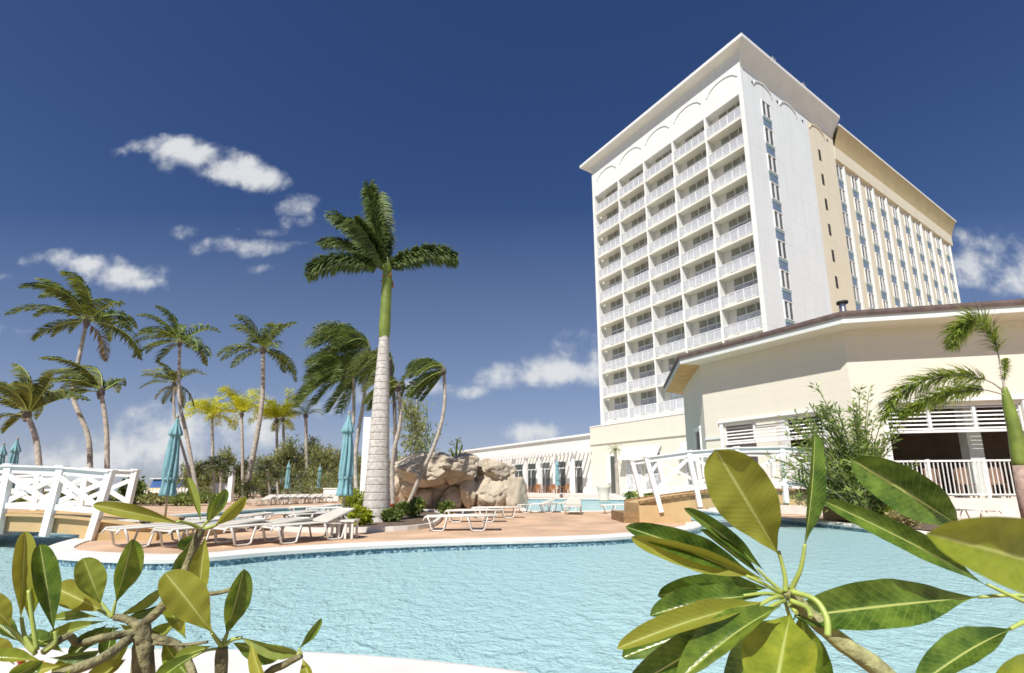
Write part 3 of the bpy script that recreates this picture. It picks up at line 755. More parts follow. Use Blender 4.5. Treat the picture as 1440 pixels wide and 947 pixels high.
# terrace with railing in front of section two and one
tp = MB()
o1 = [L2*11+n2*1.2, (n1+n2).normalized()*1.25/((n1+n2).normalized().dot(n1)), u*5.6+n1*1.2]
strip(tp, [Vector((0,0,0))+q for q in (L2*11, Vector((0,0,0)), u*5.6)], o1, .66, .66, 0); strip(tp, o1, o1, 0, .66, 0)
o = tp.build('pavilion_terrace', M['coping']); o.location = B0; tag(o, kind='structure')
def railing_run(name, lab, P, Q, h, base):
    t = thing(name, lab, 'railing', P)
    d = Q-P; L = d.length; d = d.normalized()
    b = MB(); b.bar((0,0,h), d*L+Vector((0,0,h)), .07,.06); b.build('top_rail', M['white_paint'], t)
    b = MB(); b.bar((0,0,.12), d*L+Vector((0,0,.12)), .05,.05); b.build('bottom_rail', M['white_paint'], t)
    k = max(1, int(L/1.5))
    for i in range(k+1):
        q = d*(L*i/k); b = MB(); b.bar(q, q+Vector((0,0,h+.06)), .08,.08); b.build('post', M['white_paint'], t)
    b = MB(); s = .12
    while s < L-.05:
        q = d*s; b.bar(q+Vector((0,0,.14)), q+Vector((0,0,h-.03)), .025,.025); s += .125
    b.build('pickets', M['white_paint'], t)
    return t
off = Vector((0,0,.66))
railing_run('terrace_railing', 'white picket railing below the open louvred bay beside the palm', B0+o1[1]+off-(n1+n2)*.05+L2*.4, B0+o1[0]+off-n2*.06, 1.22, .66)
railing_run('terrace_railing', 'white picket railing seen between the bridge and the shrub', B0+o1[1]+off-(n1+n2)*.05+u*.3, B0+o1[2]+off-n1*.06, 1.22, .66)
# chimney vent on roof
p = D(1187, 446, 20); t = thing('roof_vent', 'small metal flue with a dark cap standing on the pavilion roof', 'flue', (p.x,p.y,p.z))
b = MB(); b.lathe([(.2,-1.2),(.2,0),(.11,.35),(.11,.6)], 12); b.build('flue_pipe', M['metal'], t)
b = MB(); b.lathe([(0,.6),(.22,.6),(.22,.7),(.0,.76)], 12); b.build('cap', M['dark'], t)
# chairs behind the railing (tan backs)
used = False
def tan_chair():
    t = thing('bistro_chair', '', 'chair')
    b = MB(); b.box(-.22,.22,-.22,.22,.43,.47); b.build('seat', M['tan'], t)
    b = MB(); b.tube([(.2,-.2,.45),(.24,-.2,.95),(.25,0,1.02),(.24,.2,.95),(.2,.2,.45)],.02,6); b.bar((.22,0,.47),(.25,0,1.0),.3,.02,Vector((1,0,0))); b.build('backrest', M['tan'], t)
    for x in (-.2,.2):
        for y in (-.2,.2):
            b = MB(); b.box(x-.02,x+.02,y-.02,y+.02,0,.43); b.build('leg', M['tan'], t)
    return t
tcx = tan_chair()
for ch in tcx.children: ch.data.materials[0] = M['chair_dark']
for i, s in enumerate((1.9, 2.9, 3.8, 4.7)):
    p = B0+L2*s+n2*.5; p.z = .665
    place(tcx, used, p, atan2(n2.y,n2.x)+pi+R.uniform(-.5,.5), 'brown terrace chair behind the picket railing, %s from the left' % ['first','second','third','fourth'][i], 'brown chairs on the pavilion terrace'); used = True

# ------------------------------------------------------------------ bridges
def bridge(name, lab, x0, x1, Yn, Yf, zend, zmid, posts_n, posts_f, fas, curv=1.0, railh=1.02, trim=True, braces=((1,),)):
    t = thing(name, lab, 'bridge', ((x0+x1)/2, (Yn+Yf)/2, 0)); ox, oy = (x0+x1)/2, (Yn+Yf)/2
    xc = (x0+x1)/2; hw = (x1-x0)/2
    def zt(x): q = max(-1,min(1,(x-xc)/hw)); return zend+(zmid-zend)*(1-q*q)
    def nrm(x):
        q = (x-xc)/hw; sl = -2*q*(zmid-zend)/hw; return Vector((-sl*curv,0,1)).normalized()
    n = 24; b = MB(); ln = Vector((ox,oy,0)); vs = []
    for i in range(n+1):
        x = x0+(x1-x0)*i/n; zz = zt(x)
        for y in (Yn-oy, Yf-oy): vs.append(Vector((x-ox,y,zz))); 
        for y in (Yf-oy, Yn-oy): vs.append(Vector((x-ox,y,max(zz-fas, -.01 if abs((x-xc)/hw)>.93 else zz-fas))))
    fs = [(i*4+j, i*4+(j+1)%4, i*4+4+(j+1)%4, i*4+4+j) for i in range(n) for j in range(4)]+[(3,2,1,0),(n*4,n*4+1,n*4+2,n*4+3)]
    fs = [tuple(reversed(f)) for f in fs]
    b.add(vs, fs); b.build('deck', M['tan'], t)
    b = MB()
    for y in (Yn-oy-.03, Yf-oy+.03):
        b = MB()
        k = int((x1-x0)/.24); q0 = .03 if trim else 0
        for i in range(k):
            xa = x0+(x1-x0)*(i+q0)/k; xb = x0+(x1-x0)*(i+1-q0)/k
            b.bar((xa-ox,y,zt(xa)+.02),(xb-ox,y,zt(xb)+.02),.12,.07 if trim else .05)
        b.build('edge_trim', M['brick_trim'] if trim else M['tan'], t)
    # abutments
    for xe, sg in ((x0,1),(x1,-1)):
        b = MB(); b.box(min(xe-ox-sg*.004,xe-ox+sg*1.5),max(xe-ox-sg*.004,xe-ox+sg*1.5),Yn-oy-.06,Yf-oy+.06,-.3,zend-.06); b.build('abutment', M['tan'], t)
        b = MB(); b.box(min(xe-ox-sg*.45,xe-ox),max(xe-ox-sg*.45,xe-ox),Yn-oy,Yf-oy,-.02,zend*.5); b.build('step', M['brick_trim'] if trim else M['tan'], t)
    for y, xs, so in ((Yn-oy-.09, posts_n, -1), (Yf-oy+.09, posts_f, 1)):
        tops = []
        for x in xs:
            nn = nrm(x); f = Vector((x-ox,y,zt(x))); a = f-nn*.36; c = f+nn*railh
            b = MB(); b.bar(a, c, .13,.11,Vector((0,1,0))); b.bar(c, c+nn*.03, .17,.15,Vector((0,1,0)))
            b.build('post', M['white_paint'], t); tops.append((f, nn))
        for (f0,na),(f1,nb) in zip(tops, tops[1:]):
            for hh, w, hgt in ((railh-.09,.05,.13),(.2,.05,.11),):
                b = MB(); b.bar(f0+na*hh, f1+nb*hh, w, hgt); b.build('rail', M['white_paint'], t)
            b = MB(); b.bar(f0+na*(railh-.01), f1+nb*(railh-.01), .16, .035); b.build('handrail', M['white_paint'], t)
            i = tops.index((f0,na))
            if i % 2 == 0 or braces == 'x': b = MB(); b.bar(f0+na*.26+Vector((0,.03,0)), f1+nb*(railh-.18)+Vector((0,.03,0)), .035,.10); b.build('brace', M['white_paint'], t)
            if i % 2 == 1 or braces == 'x': b = MB(); b.bar(f0+na*(railh-.18)-Vector((0,.03,0)), f1+nb*.26-Vector((0,.03,0)), .035,.10); b.build('brace', M['white_paint'], t)
    return t
bridge('footbridge', 'white railed arched footbridge at the left, tan deck', -13.2, -6.8, 9.85, 11.4, .2, .46,
       [-12.9,-11.9,-10.9,-9.88,-8.92,-8.0], [-12.9,-11.9,-10.85,-9.8,-8.75], .30, 1.6, .98, False, 'x')
bridge('footbridge', 'white railed arched footbridge at the right, brown brick edge', 3.9, 11.9, 14.6, 16.3, .55, .92,
       [4.45,5.62,6.95,8.2,9.5,10.8], [4.5,5.3,6.5,7.7,8.9,10.1,11.2], .42, 1.4, 1.28, True, 'alt')

# ------------------------------------------------------------------ pool furniture
def lounger(back=0.0):
    """foot end at origin, head end along +x"""
    t = thing('sun_lounger', '', 'sun lounger')
    Lr, w, h = 1.95, .31, .36; hinge = 1.2
    bx = cos(back)*.72; bz = sin(back)*.72
    b = MB()
    for s in (-1,1):
        pts = [(0,s*w,h-.09),(.05,s*w,h),(hinge,s*w,h+.02),(hinge+bx,s*w,h+.02+bz)]
        b.tube(pts, .022, 6)
    b.tube([(.03,-w,h-.03),(.03,w,h-.03)],.02,6); b.tube([(hinge+bx,-w,h+.02+bz),(hinge+bx,w,h+.02+bz)],.022,6)
    b.tube([(hinge,-w,h-.01),(hinge,w,h-.01)],.018,6)
    if back > .1: 
        for s in (-1,1): b.tube([(hinge+bx*.6,s*w,h+.02+bz*.6),(hinge+.62,s*w,h-.05),(hinge,s*w,h)],.014,6)
    b.build('frame', M['white_plastic'], t)
    for s in (-1,1):
        for x0, x1 in ((.12,.62),(1.15,1.68)):
            b = MB(); y = s*(w+.02); b.tube([(x0,y,h-.01),(x0+.05,y,h-.12),(x0+.1,y,.04),(x0+.16,y,.014),(x1-.14,y,.014),(x1-.08,y,.04),(x1-.03,y,h-.12),(x1,y,h-.01)],.02,6)
            b.build('leg', M['white_plastic'], t)
    b = MB(); b.box(.04,hinge-.01,-w,w,h-.004,h+.010); b.build('seat', M['sling'], t)
    b = MB(); b.bar((hinge+.01,0,h+.02),(hinge+bx,0,h+.02+bz),2*w,.014); b.build('backrest', M['sling'], t)
    return t
lg0 = lounger(.0); lgU = lounger(.36); lgM = lounger(.08); us = {0:False, 1:False, 2:False}
def put(kind, px, py, ang, lab, grp='white sun loungers around the pool', z=0.0):
    p = G(px, py); p.z = z
    pr = (lg0, lgU, lgM)[kind]; place(pr, us[kind], p, ang, lab, grp, .9); us[kind] = True
put(2,150,772,radians(58),'white lounger nearest the left footbridge, beside the curved pool tip')
put(2,222,773,radians(60),'white lounger standing between the left bridge lounger and the slim umbrella pole')
put(2,300,769,radians(58),'flat white lounger just right of the teal umbrella by the pool edge')
put(1,368,766,radians(52),'reclined beige lounger with curved legs, nearest the small slatted table')
put(0,596,746,radians(4),'white lounger with hoop legs nearest the water, right of the royal palm')
put(0,625,734,radians(4),'middle one of three white loungers in front of the rocks')
put(0,662,728,radians(4),'rear one of three white loungers in front of the rocks')
put(1,726,721,radians(8),'white lounger at the water edge right of the rocks')
put(1,805,724,radians(80),'lounger with dark raised back seen end-on by the far pool')
put(1,845,722,radians(-5),'reclined white lounger side-on left of the right footbridge')
put(2,402,742,radians(40),'beige lounger behind the reclined lounger, near the back channel')
put(2,340,744,radians(40),'flat white lounger beside the back channel behind the pool edge row')
put(0,432,729,radians(12),'pale flat lounger left of the royal palm by the channel')
put(1,1310,712,radians(160),'tan lounger below the pavilion picket railing, left one')
put(0,1430,722,radians(165),'flat white lounger at the right edge below the terrace railing')
put(0,1400,733,radians(170),'pale lounger nearest the pool on the right bank')
nth = ['first','second','third','fourth','fifth','sixth','seventh','eighth','ninth','tenth','eleventh']
for i in range(10):
    put(1, 352+i*10.5, 711.5-i*.45, radians(70+R.uniform(-6,6)), '%s lounger from the left in the far row behind the channel' % nth[i], 'far row of loungers behind the channel')
put(0,455,722,radians(10),'narrow white lounger in front of the teal umbrella and the channel coping')
put(2,405,727,radians(30),'small pale lounger on the island beside the channel, left of the flat one')
put(2,262,752,radians(50),'cream lounger behind the second lounger of the pool edge row')
put(1,762,720,radians(20),'white lounger beside the end-on lounger, its left neighbour')
put(0,878,717,radians(-8),'white lounger nearest the left end of the right footbridge')
# side tables
def side_table(lab, loc, n, sc=1):
    t = thing('side_table', lab, 'table', loc)
    b = MB(); b.box(-.24,.24,-.2,.2,.33,.37); b.build('table_top', M['white_plastic'], t)
    for i in range(n):
        for y in (-.15,.15):
            b = MB(); x = -.2+.4*i/(n-1); b.box(x-.02,x+.02,y-.02,y+.02,0,.33); b.build('leg', M['white_plastic'], t)
    t.scale = (sc,)*3
    return t
p = G(484,757); side_table('small white slatted table around the umbrella pole by the pool', (p.x,p.y,0), 4)
p = G(186,757); side_table('small white table between the two left loungers', (p.x,p.y,0), 2)

def umbrella(lab, x, yb, ytop, grp='closed teal umbrellas', Y=None, tilt=0, base=True):
    p = G(x, yb) if Y is None else D(x, 686, Y); p.z = 0
    top = D(x, ytop, p.y).z
    t = thing('closed_umbrella', lab, 'umbrella', (p.x,p.y,0), R.uniform(0,6), grp); t.scale = (top/2.6,)*3
    b = MB(); b.tube([(0,0,0),(0,0,2.62)],.022,8); b.build('pole', M['pole'], t)
    b = MB(); b.lathe([(0,0),(.24,0),(.24,.04),(.06,.07),(.04,.25),(0,.25)],16); b.build('base', M['planter'], t)
    b = MB()
    prof = [(.035,2.62),(.06,2.5),(.14,2.3),(.155,2.22),(.10,2.19),(.12,2.0),(.15,1.6),(.17,1.3),(.145,1.15),(.16,1.0),(.19,.86),(.17,.84)]
    pr2 = []
    for (r0,z0),(r1,z1) in zip(prof, prof[1:]):
        for k in range(3): pr2.append((r0+(r1-r0)*k/3, z0+(z1-z0)*k/3))
    pr2.append(prof[-1]); ph = R.uniform(0,6); pr2 = [(r_*.78, z_) for r_, z_ in pr2]
    b.lathe(pr2, 64, fn=lambda a, z: 1+.26*sin(8*a+1.5*sin(z*2.3)+ph)*min(1,(2.62-z)*2)+.08*sin(17*a-z*5)+.05*sin(3*a+z*4))
    b.build('canopy', M['umbrella'], t)
    b = MB(); b.lathe([(.14,1.2),(.145,1.22),(.14,1.25)],24,fn=lambda a,z:1+.12*sin(8*a)); b.build('strap', M['umbrella'], t)
    b = MB(); b.lathe([(0,2.60),(.03,2.61),(.035,2.66),(0,2.70)],10); b.build('finial', M['pole'], t)
umbrella('closed teal umbrella behind the left loungers', 229, 752, 589)
umbrella('closed teal umbrella through the small table left of the royal palm', 481, 754, 584)
umbrella('closed teal umbrella rising above the left footbridge rail', 12, 0, 619, Y=15.5)
umbrella('closed teal umbrella at the very left edge, half cut off', -6, 0, 626, Y=19)
umbrella('small closed teal umbrella before the trees, nearer the bent palm', 402, 706, 650)
umbrella('small closed teal umbrella before the trees, right of the double trunk', 447, 703, 655)
umbrella('closed pale teal umbrella in front of the pergola columns', 784, 0, 647, Y=50)

# ------------------------------------------------------------------ rock waterfall
def boulder(parent, c, r, seed, sub=4):
    bm = bmesh.new(); bmesh.ops.create_icosphere(bm, subdivisions=sub, radius=1)
    rr = random.Random(seed); pl = []
    for i in range(13):
        d = Vector((rr.gauss(0,1),rr.gauss(0,1),rr.gauss(0,.8))).normalized(); pl.append((d, rr.uniform(.56,.84)))
    for vt in bm.verts:
        p = vt.co.copy()
        for d, k in pl:
            e = p.dot(d)-k
            if e > 0: p -= d*e*.97
        q = p*1.0; s = Vector((seed*3.1,seed*1.7,0))
        f = 1+.10*noise.fractal(q*1.4+s,1,2,5)+.035*noise.fractal(q*7+s,1,2,3)
        cr = abs(noise.noise(q*2.0+s)); f -= .13*max(0,.09-cr)/.09; c2 = abs(noise.noise(q*4.5+s)); f -= .05*max(0,.07-c2)/.07
        vt.co = Vector((p.x*f*r[0], p.y*f*r[1], p.z*f*r[2]))
    me = bpy.data.meshes.new('boulder'); bm.to_mesh(me); bm.free(); me.materials.append(M['rock'])
    for p in me.polygons: p.use_smooth = True
    o = bpy.data.objects.new('boulder', me); COL.objects.link(o); o.parent = parent; o.location = c
    return o
rk = thing('rock_waterfall', 'tan artificial rock formation with overhanging slab behind the loungers', 'rocks', (-2.8,25.4,0))
for i, (c, r, sb) in enumerate([((-1.0,-1.35,1.9),(1.75,1.75,.85),5),((.35,-1.1,1.9),(1.35,1.6,.9),5),((-.7,.75,.7),(2.4,1.4,1.3),5),((-2.6,-.1,.95),(.95,1.3,1.3),5),((2.15,-.2,.8),(1.75,1.5,1.3),5),((2.25,-.2,1.8),(1.15,1.2,.8),5),
        ((3.25,-.4,.75),(.8,1.0,1.2),4),((-1.3,-.55,.35),(.8,.6,.7),4),((.2,-.6,.4),(.8,.6,.7),4),((.95,-.9,.85),(.6,.7,.9),4),((-1.9,-.9,1.1),(.6,.6,.7),4)]):
    boulder(rk, c, r, i+3, sb)
# kerb stones round the royal palm bed
bed = [(-6.0,12.6),(-4.9,11.6),(-3.5,11.5),(-2.2,12.1),(-1.9,13.6),(-2.6,20.5),(-5.2,22.5),(-6.9,20),(-6.8,15)]
bedp = smooth_poly(bed)
if area(bedp) < 0: bedp.reverse()
tag(sheet('planting_bed', [bedp], .035, M['soil']), kind='structure')
b = MB(); ringtop(b, bedp, offset(bedp,.1), .1, .1); wallstrip(b, offset(bedp,.1), -.01, .1, False); wallstrip(b, bedp, .0, .1, True)
tag(b.build('planting_bed_kerb', M['coping']), kind='structure')

# ------------------------------------------------------------------ vegetation generators
def frond_mesh(b, p0, d0, L, droop, wind, nl=34, lw=.035, ll=.5, mi=0, rib=1, plume=0, hang=.35, rr=R):
    """one pinnate frond: arching midrib and narrow leaflets on both sides, blown along wind"""
    seg = 10; pts = [Vector(p0)]; d = Vector(d0).normalized(); dirs = [d.copy()]
    for i in range(seg):
        d = (d + Vector((0,0,-droop/seg*(1+i*.12))) + wind*(1.0/seg)).normalized()
        pts.append(pts[-1]+d*(L/seg)); dirs.append(d.copy())
    b.tube(pts, [.028*L/3*(1-.85*i/seg)+.004 for i in range(seg+1)], 4, rib, False)
    for k in range(nl):
        f = .10+.88*(k+.5)/nl; x = f*seg; i = min(int(x), seg-1); q = pts[i].lerp(pts[i+1], x-i); t = dirs[i].lerp(dirs[i+1], x-i).normalized()
        sd = t.cross(Vector((0,0,1)))
        if sd.length < .1: sd = t.cross(Vector((1,0,0)))
        sd.normalize(); up = sd.cross(t)
        env = (sin(pi*min(1,(f*.92+.10)))**.6) if not plume else min(1,(f+.15)*2.2)*(1-.35*max(0,f-.8)/.2)
        for s in (-1,1):
            for pl in range(1+plume):
                a = rr.uniform(-.15,.15); l = ll*env*rr.uniform(.8,1.1)
                lift = rr.uniform(-.9,.9) if plume else rr.uniform(-.05,.35)
                dd = (sd*s*(.85 if plume else .62)+t*(.6+a)+up*lift+wind*.75).normalized()
                m1 = q+dd*l*.5; dd2 = (dd+Vector((0,0,-hang*1.6))+wind*.35).normalized(); e = m1+dd2*l*.5
                wv = t*lw*.5*rr.uniform(.8,1.2)
                vs = [q-wv*.6, q+wv*.6, m1+wv, m1-wv, e]
                b.add(vs, [(0,1,2,3),(3,2,4)], mi)
def curve_pts(P, n=4):
    """catmull-rom through points"""
    P = [Vector(p) for p in P]; out = []
    for i in range(len(P)-1):
        p0 = P[max(i-1,0)]; p1 = P[i]; p2 = P[i+1]; p3 = P[min(i+2,len(P)-1)]
        for k in range(n):
            t = k/n; out.append(.5*((2*p1)+(p2-p0)*t+(2*p0-5*p1+4*p2-p3)*t*t+(3*p1-p0-3*p2+p3)*t**3))
    out.append(P[-1]); return out
def palm(name, lab, px, Y, base_r, top_r, fr_px, n, lm, wind=(-.9,.1,.0), cat='palm tree', grp=None, seed=0, el=(5,85), droop=.9, nl=34, plume=0, trunk_m='bark_pale', hang=.5, ll=.29, coconuts=0, lw=.030, azr=(0,360), ground=None, dead=0):
    """px: trunk polyline in the photo from foot to crown at distance Y"""
    rr = random.Random(seed); pts = [D(x,y,Y) for x,y in px]; pts[0].z = 0 if ground is None else ground
    pts = curve_pts(pts, 5); root = pts[0].copy(); pts = [p-root for p in pts]
    t = thing(name, lab, cat, root, 0, grp)
    k = len(pts); b = MB()
    base_r *= .82; top_r *= .82; rad = [base_r+(top_r-base_r)*(i/(k-1)) + (base_r*.45 if i == 0 else 0) for i in range(k)]
    fine = []; fr = []
    for i in range(k-1):
        for j in range(4):
            f = j/4; fine.append(pts[i].lerp(pts[i+1], f)); r = rad[i]+(rad[i+1]-rad[i])*f; fr.append(r*(1.07 if j % 2 else .96))
    fine.append(pts[-1]); fr.append(rad[-1])
    b.tube(fine, fr, 10); b.build('trunk', M[trunk_m], t)
    top = pts[-1]; L = fr_px/F*Y; wd = Vector(wind)
    b = MB()
    for i in range(n):
        az = radians(azr[0])+radians(azr[1]-azr[0])*i/n+rr.uniform(-.25,.25); e = radians(rr.uniform(*el))
        d = Vector((cos(az)*cos(e), sin(az)*cos(e), sin(e)))
        frond_mesh(b, top+d*.05, d, L*rr.uniform(.85,1.1), droop*rr.uniform(.8,1.25), wd*rr.uniform(.75,1.2), nl, max(lw*L*1.1,.02), ll*L, 0, 1, plume, hang, rr)
    for i in range(dead):
        az = rr.uniform(0,6.28); d = Vector((cos(az)*.8, sin(az)*.8, -.3))
        frond_mesh(b, top-Vector((0,0,.1)), d, L*.7, 1.2, wd*.5, 20, max(lw*L*1.3,.02), ll*L*.8, 2, 2, 0, .6, rr)
    b.build('crown', [lm, M['petiole'], L_['palm_brown']], t)
    if True:
        b = MB(); b.lathe([(top_r*1.0,-L*.12),(top_r*1.9,-L*.03),(top_r*1.5,L*.05),(top_r*.4,L*.12)], 10, c=top, fn=lambda a,z: 1+.2*sin(5*a)); b.build('crown_base', M['bark_dark'], t)
    return t
WL = (-1.2,.15,.05)
g = 'wind-blown coconut palms at the left'
palm('coconut_palm','leaning palm at the left edge with a broad windswept crown',[(66,672),(52,625),(38,583)],24,.17,.13,88,17,L_['palm_olive'],WL,grp=g,seed=1,nl=44,coconuts=1)
palm('coconut_palm','tallest left palm with a curved trunk and wide crown',[(128,690),(125,620),(103,560),(108,520),(122,452)],30,.19,.12,92,17,L_['palm'],(-1.05,.15,.05),grp=g,seed=2,nl=44,coconuts=1,dead=1,el=(-5,80))
palm('coconut_palm','straight palm with a ragged left-blown crown behind the curved one',[(153,692),(150,610),(142,552)],28,.17,.13,84,14,L_['palm_olive'],(-1.25,.15,.0),grp=g,seed=3,nl=44,azr=(60,300))
palm('coconut_palm','thin bent palm behind the teal umbrella, upper of its two crowns',[(279,712),(262,610),(252,560),(253,482)],34,.17,.11,66,15,L_['palm'],(-.9,.1,.1),grp=g,seed=4,nl=36,dead=0,el=(0,80))
palm('coconut_palm','palm with the lower tawny crown behind the bent one',[(274,705),(262,650),(246,590),(245,540)],38,.13,.1,46,14,L_['palm_olive'],(-.7,.1,.0),grp=g,seed=5,nl=30,dead=2,el=(-20,70))
palm('coconut_palm','tall palm with a pale trunk leaning right, loose open crown',[(343,702),(360,620),(369,560),(370,492)],44,.30,.19,66,13,L_['palm'],(-.35,.1,.05),grp=g,seed=6,nl=36,el=(0,75),dead=0)
g = 'lime yellow palms before the trees'
for i, (px, s, lab) in enumerate([([(298,700),(299,640),(298,585)],40,'yellow-green palm left of the leaning pale trunk'),([(342,700),(341,640),(340,583)],48,'brightest yellow palm with a domed crown'),
        ([(392,704),(390,650),(389,592)],36,'thin yellow palm half hidden by the leaning trunk'),([(404,700),(400,640),(398,590)],42,'yellow palm right of the leaning trunk')]):
    palm('yellow_palm',lab,px,50,.22,.14,s,12,L_['palm_yellow'],(-.4,0,.1),grp=g,seed=20+i,nl=24,plume=1,el=(20,80),droop=1.3,ll=.3,lw=.02)
palm('slim_palm','slim palm with a small dark tuft and two pale trunks',[(432,704),(431,640),(430,585)],48,.24,.17,34,11,L_['royal'],(-.3,0,.1),seed=30,nl=20,el=(25,85),ll=.28,lw=.018)
palm('dwarf_palm','dark mop-headed small palm left of the white post',[(311,714),(310,690),(311,662)],30,.12,.09,24,10,L_['darkbush'],(-.5,0,.1),seed=31,nl=20,el=(10,80),plume=1,ll=.35,lw=.03)
palm('dwarf_palm','dark shaggy small palm left of the far umbrellas, taller one',[(380,706),(379,690),(376,663)],36,.1,.07,18,9,L_['darkbush'],(-.5,0,.1),seed=32,nl=18,el=(10,80),plume=1,ll=.35,lw=.03)
palm('dwarf_palm','dark shaggy small palm left of the far umbrellas, shorter one',[(392,706),(391,695),(389,675)],36,.1,.07,18,9,L_['darkbush'],(-.4,0,.1),seed=33,nl=18,el=(10,80),plume=1,ll=.35,lw=.03)
palm('dwarf_palm','dark leafed small palm behind the left umbrella',[(302,700),(301,680),(300,652)],38,.1,.08,22,9,L_['darkbush'],(-.5,0,.1),seed=34,nl=18,el=(0,70),plume=1,ll=.35,lw=.03)
g = 'coconut palms clustered behind the royal palm'
WD = (-1.5,.1,.25)
palm('coconut_palm','leftmost drooping palm of the cluster behind the royal palm',[(488,712),(487,640),(497,590),(497,525)],28,.16,.1,84,19,L_['palm'],WD,grp=g,seed=40,nl=52,plume=1,lw=.017,ll=.26,droop=1.5,el=(-35,75),hang=.8,azr=(70,290),coconuts=1)
palm('coconut_palm','upper palm of the cluster, crown swept left above the others',[(503,712),(500,640),(512,560),(518,492)],27,.15,.1,86,20,L_['palm'],(-1.3,.1,.3),grp=g,seed=41,nl=52,plume=1,lw=.017,ll=.26,droop=1.35,el=(-25,80),hang=.7,azr=(70,300))
palm('coconut_palm','dark-stemmed palm of the cluster just right of the royal trunk',[(555,716),(556,640),(554,560),(548,508)],25,.14,.09,66,14,L_['palm_olive'],WD,grp=g,seed=42,nl=50,plume=1,lw=.017,ll=.26,droop=1.8,el=(0,70),hang=.9,azr=(60,330),trunk_m='bark_dark')
palm('coconut_palm','twin pale stem palm right of the royal trunk with drooping fronds',[(553,722),(552,650),(563,590),(560,545)],21,.12,.09,58,12,L_['palm_olive'],WD,grp=g,seed=43,nl=48,plume=1,lw=.017,ll=.26,droop=2.0,el=(0,60),hang=.9,azr=(60,300))
palm('coconut_palm','s-curved palm leaning over the rocks, crown blown flat to the left',[(570,722),(590,672),(614,618),(625,570),(624,522)],21.5,.11,.085,60,18,L_['palm'],(-1.7,.1,.2),grp=g,seed=44,nl=52,plume=1,lw=.017,ll=.26,droop=1.5,el=(-30,80),hang=.7,azr=(80,280),trunk_m='bark_pale')

# royal palm ---------------------------------------------------------------
rp0 = D(528,735,14.6); rp0.z = 0
rt = thing('royal_palm', 'tall royal palm with thick ringed pale trunk and green crownshaft', 'palm tree', rp0)
b = MB(); prof = [(.46,0),(.42,.15),(.385,.5),(.35,1.1),(.31,1.8),(.28,2.6),(.245,3.6),(.205,4.5),(.165,5.3),(.155,5.62)]
pr2 = []
for (r0,z0),(r1,z1) in zip(prof, prof[1:]):
    for k in range(4): pr2.append((r0+(r1-r0)*k/4, z0+(z1-z0)*k/4))
pr2.append(prof[-1]); pr2 = [(r, z+.03) for r,z in pr2]
b.lathe(pr2, 32, fn=lambda a,z: 1+.025*sin(3*a+z)+.01*sin(11*a)); b.build('trunk', M['royal_trunk'], rt)
b = MB(); b.lathe([(.158,5.6),(.172,5.75),(.172,6.2),(.165,6.7),(.16,7.2),(.15,7.7),(.12,7.95),(.05,8.3)], 20, fn=lambda a,z: 1+.03*sin(2*a)); b.build('crownshaft', M['crownshaft'], rt)
b = MB()
for k in range(5):
    a = k*1.3; b.bar((.13*cos(a),.13*sin(a),7.6),(.22*cos(a+.4),.22*sin(a+.4),7.3+.1*k),.06,.02)
b.build('old_sheath', M['chair_brown'], rt)
ct = Vector((-.1,0,7.85))
def royal_frond(tip, depth, L, n=60, bend=.3):
    b = MB(); T = D(*tip, 14.6+depth)-rp0; d = (T-ct); Ld = d.length
    d0 = (d.normalized()+Vector((0,0,bend))).normalized()
    frond_mesh(b, ct, d0, Ld*.98, bend*1.9, Vector((0,0,0)), n, .06, L*1.15, 0, 1, 3, .5)
    b.build('frond', [L_['royal'], M['crownshaft']], rt)
for tip, dp, L, bd in (((424,362),-.3,.50,.45),((474,292),.3,.5,.25),((519,258),-.2,.5,.08),((531,268),.9,.5,.05),((642,340),.2,.5,.42),((455,322),1.2,.38,.3),((500,300),-1.2,.36,.3),((588,352),1.5,.34,.3)):
    royal_frond(tip, dp, L, 95, bd)

# foxtail palm at right ------------------------------------------------------
fp = D(1436,700,12); fp.z = 0
ft = thing('foxtail_palm', 'foxtail palm with a green shaft in front of the pavilion terrace', 'palm tree', fp)
loc = lambda x,y,dy=0: D(x,y,12+dy)-fp
b = MB(); b.tube([loc(1446,735)*Vector((1,1,0)).length*0+Vector((.12,0,0)), loc(1441,700), loc(1434,655)], [.15,.14,.135], 14); b.build('trunk', M['fox_bark'], ft)
b = MB(); b.tube(curve_pts([loc(1434,656), loc(1428,610), loc(1418,570), loc(1412,545)],4), [.13,.145,.15,.15,.14,.135,.13,.12,.11,.095,.08,.065,.05], 14); b.build('crownshaft', M['crownshaft'], ft)
def fox_frond(pts, ll, nl, rib=.02):
    b = MB(); P = curve_pts([loc(*p) for p in pts], 6); k = len(P)
    b.tube(P, [rib*(1-.8*i/(k-1)) for i in range(k)], 6, 1, False)
    for j in range(nl):
        f = .22+.78*(j+.5)/nl; x = f*(k-1); i = min(int(x),k-2); q = P[i].lerp(P[i+1], x-i); t = (P[i+1]-P[i]).normalized()
        env = sin(pi*min(.97,(f-.22)/.78*.8+.16))**.6
        for m in range(10):
            d = Vector((R.gauss(0,1),R.gauss(0,1),R.gauss(0,1))); d = (d-t*d.dot(t)); d.normalize()
            d = (d+t*.7+Vector((-.25,0,-.12))).normalized(); l = ll*env*R.uniform(.5,1.1); w = t.cross(d).normalized()*.012
            mid = q+d*l*.5; e = mid+(d+Vector((0,0,-.45))).normalized()*l*.5
            b.add([q-w*.5,q+w*.5,mid+w,mid-w,e],[(0,1,2,3),(3,2,4)])
    b.build('frond', [L_['foxtail'], M['bark_pale']], ft)
fox_frond([(1412,548),(1404,500),(1394,468),(1372,452),(1350,462),(1340,487)], .72, 80)
fox_frond([(1413,552),(1390,536),(1350,528),(1300,536),(1262,558),(1243,590)], .66, 80)
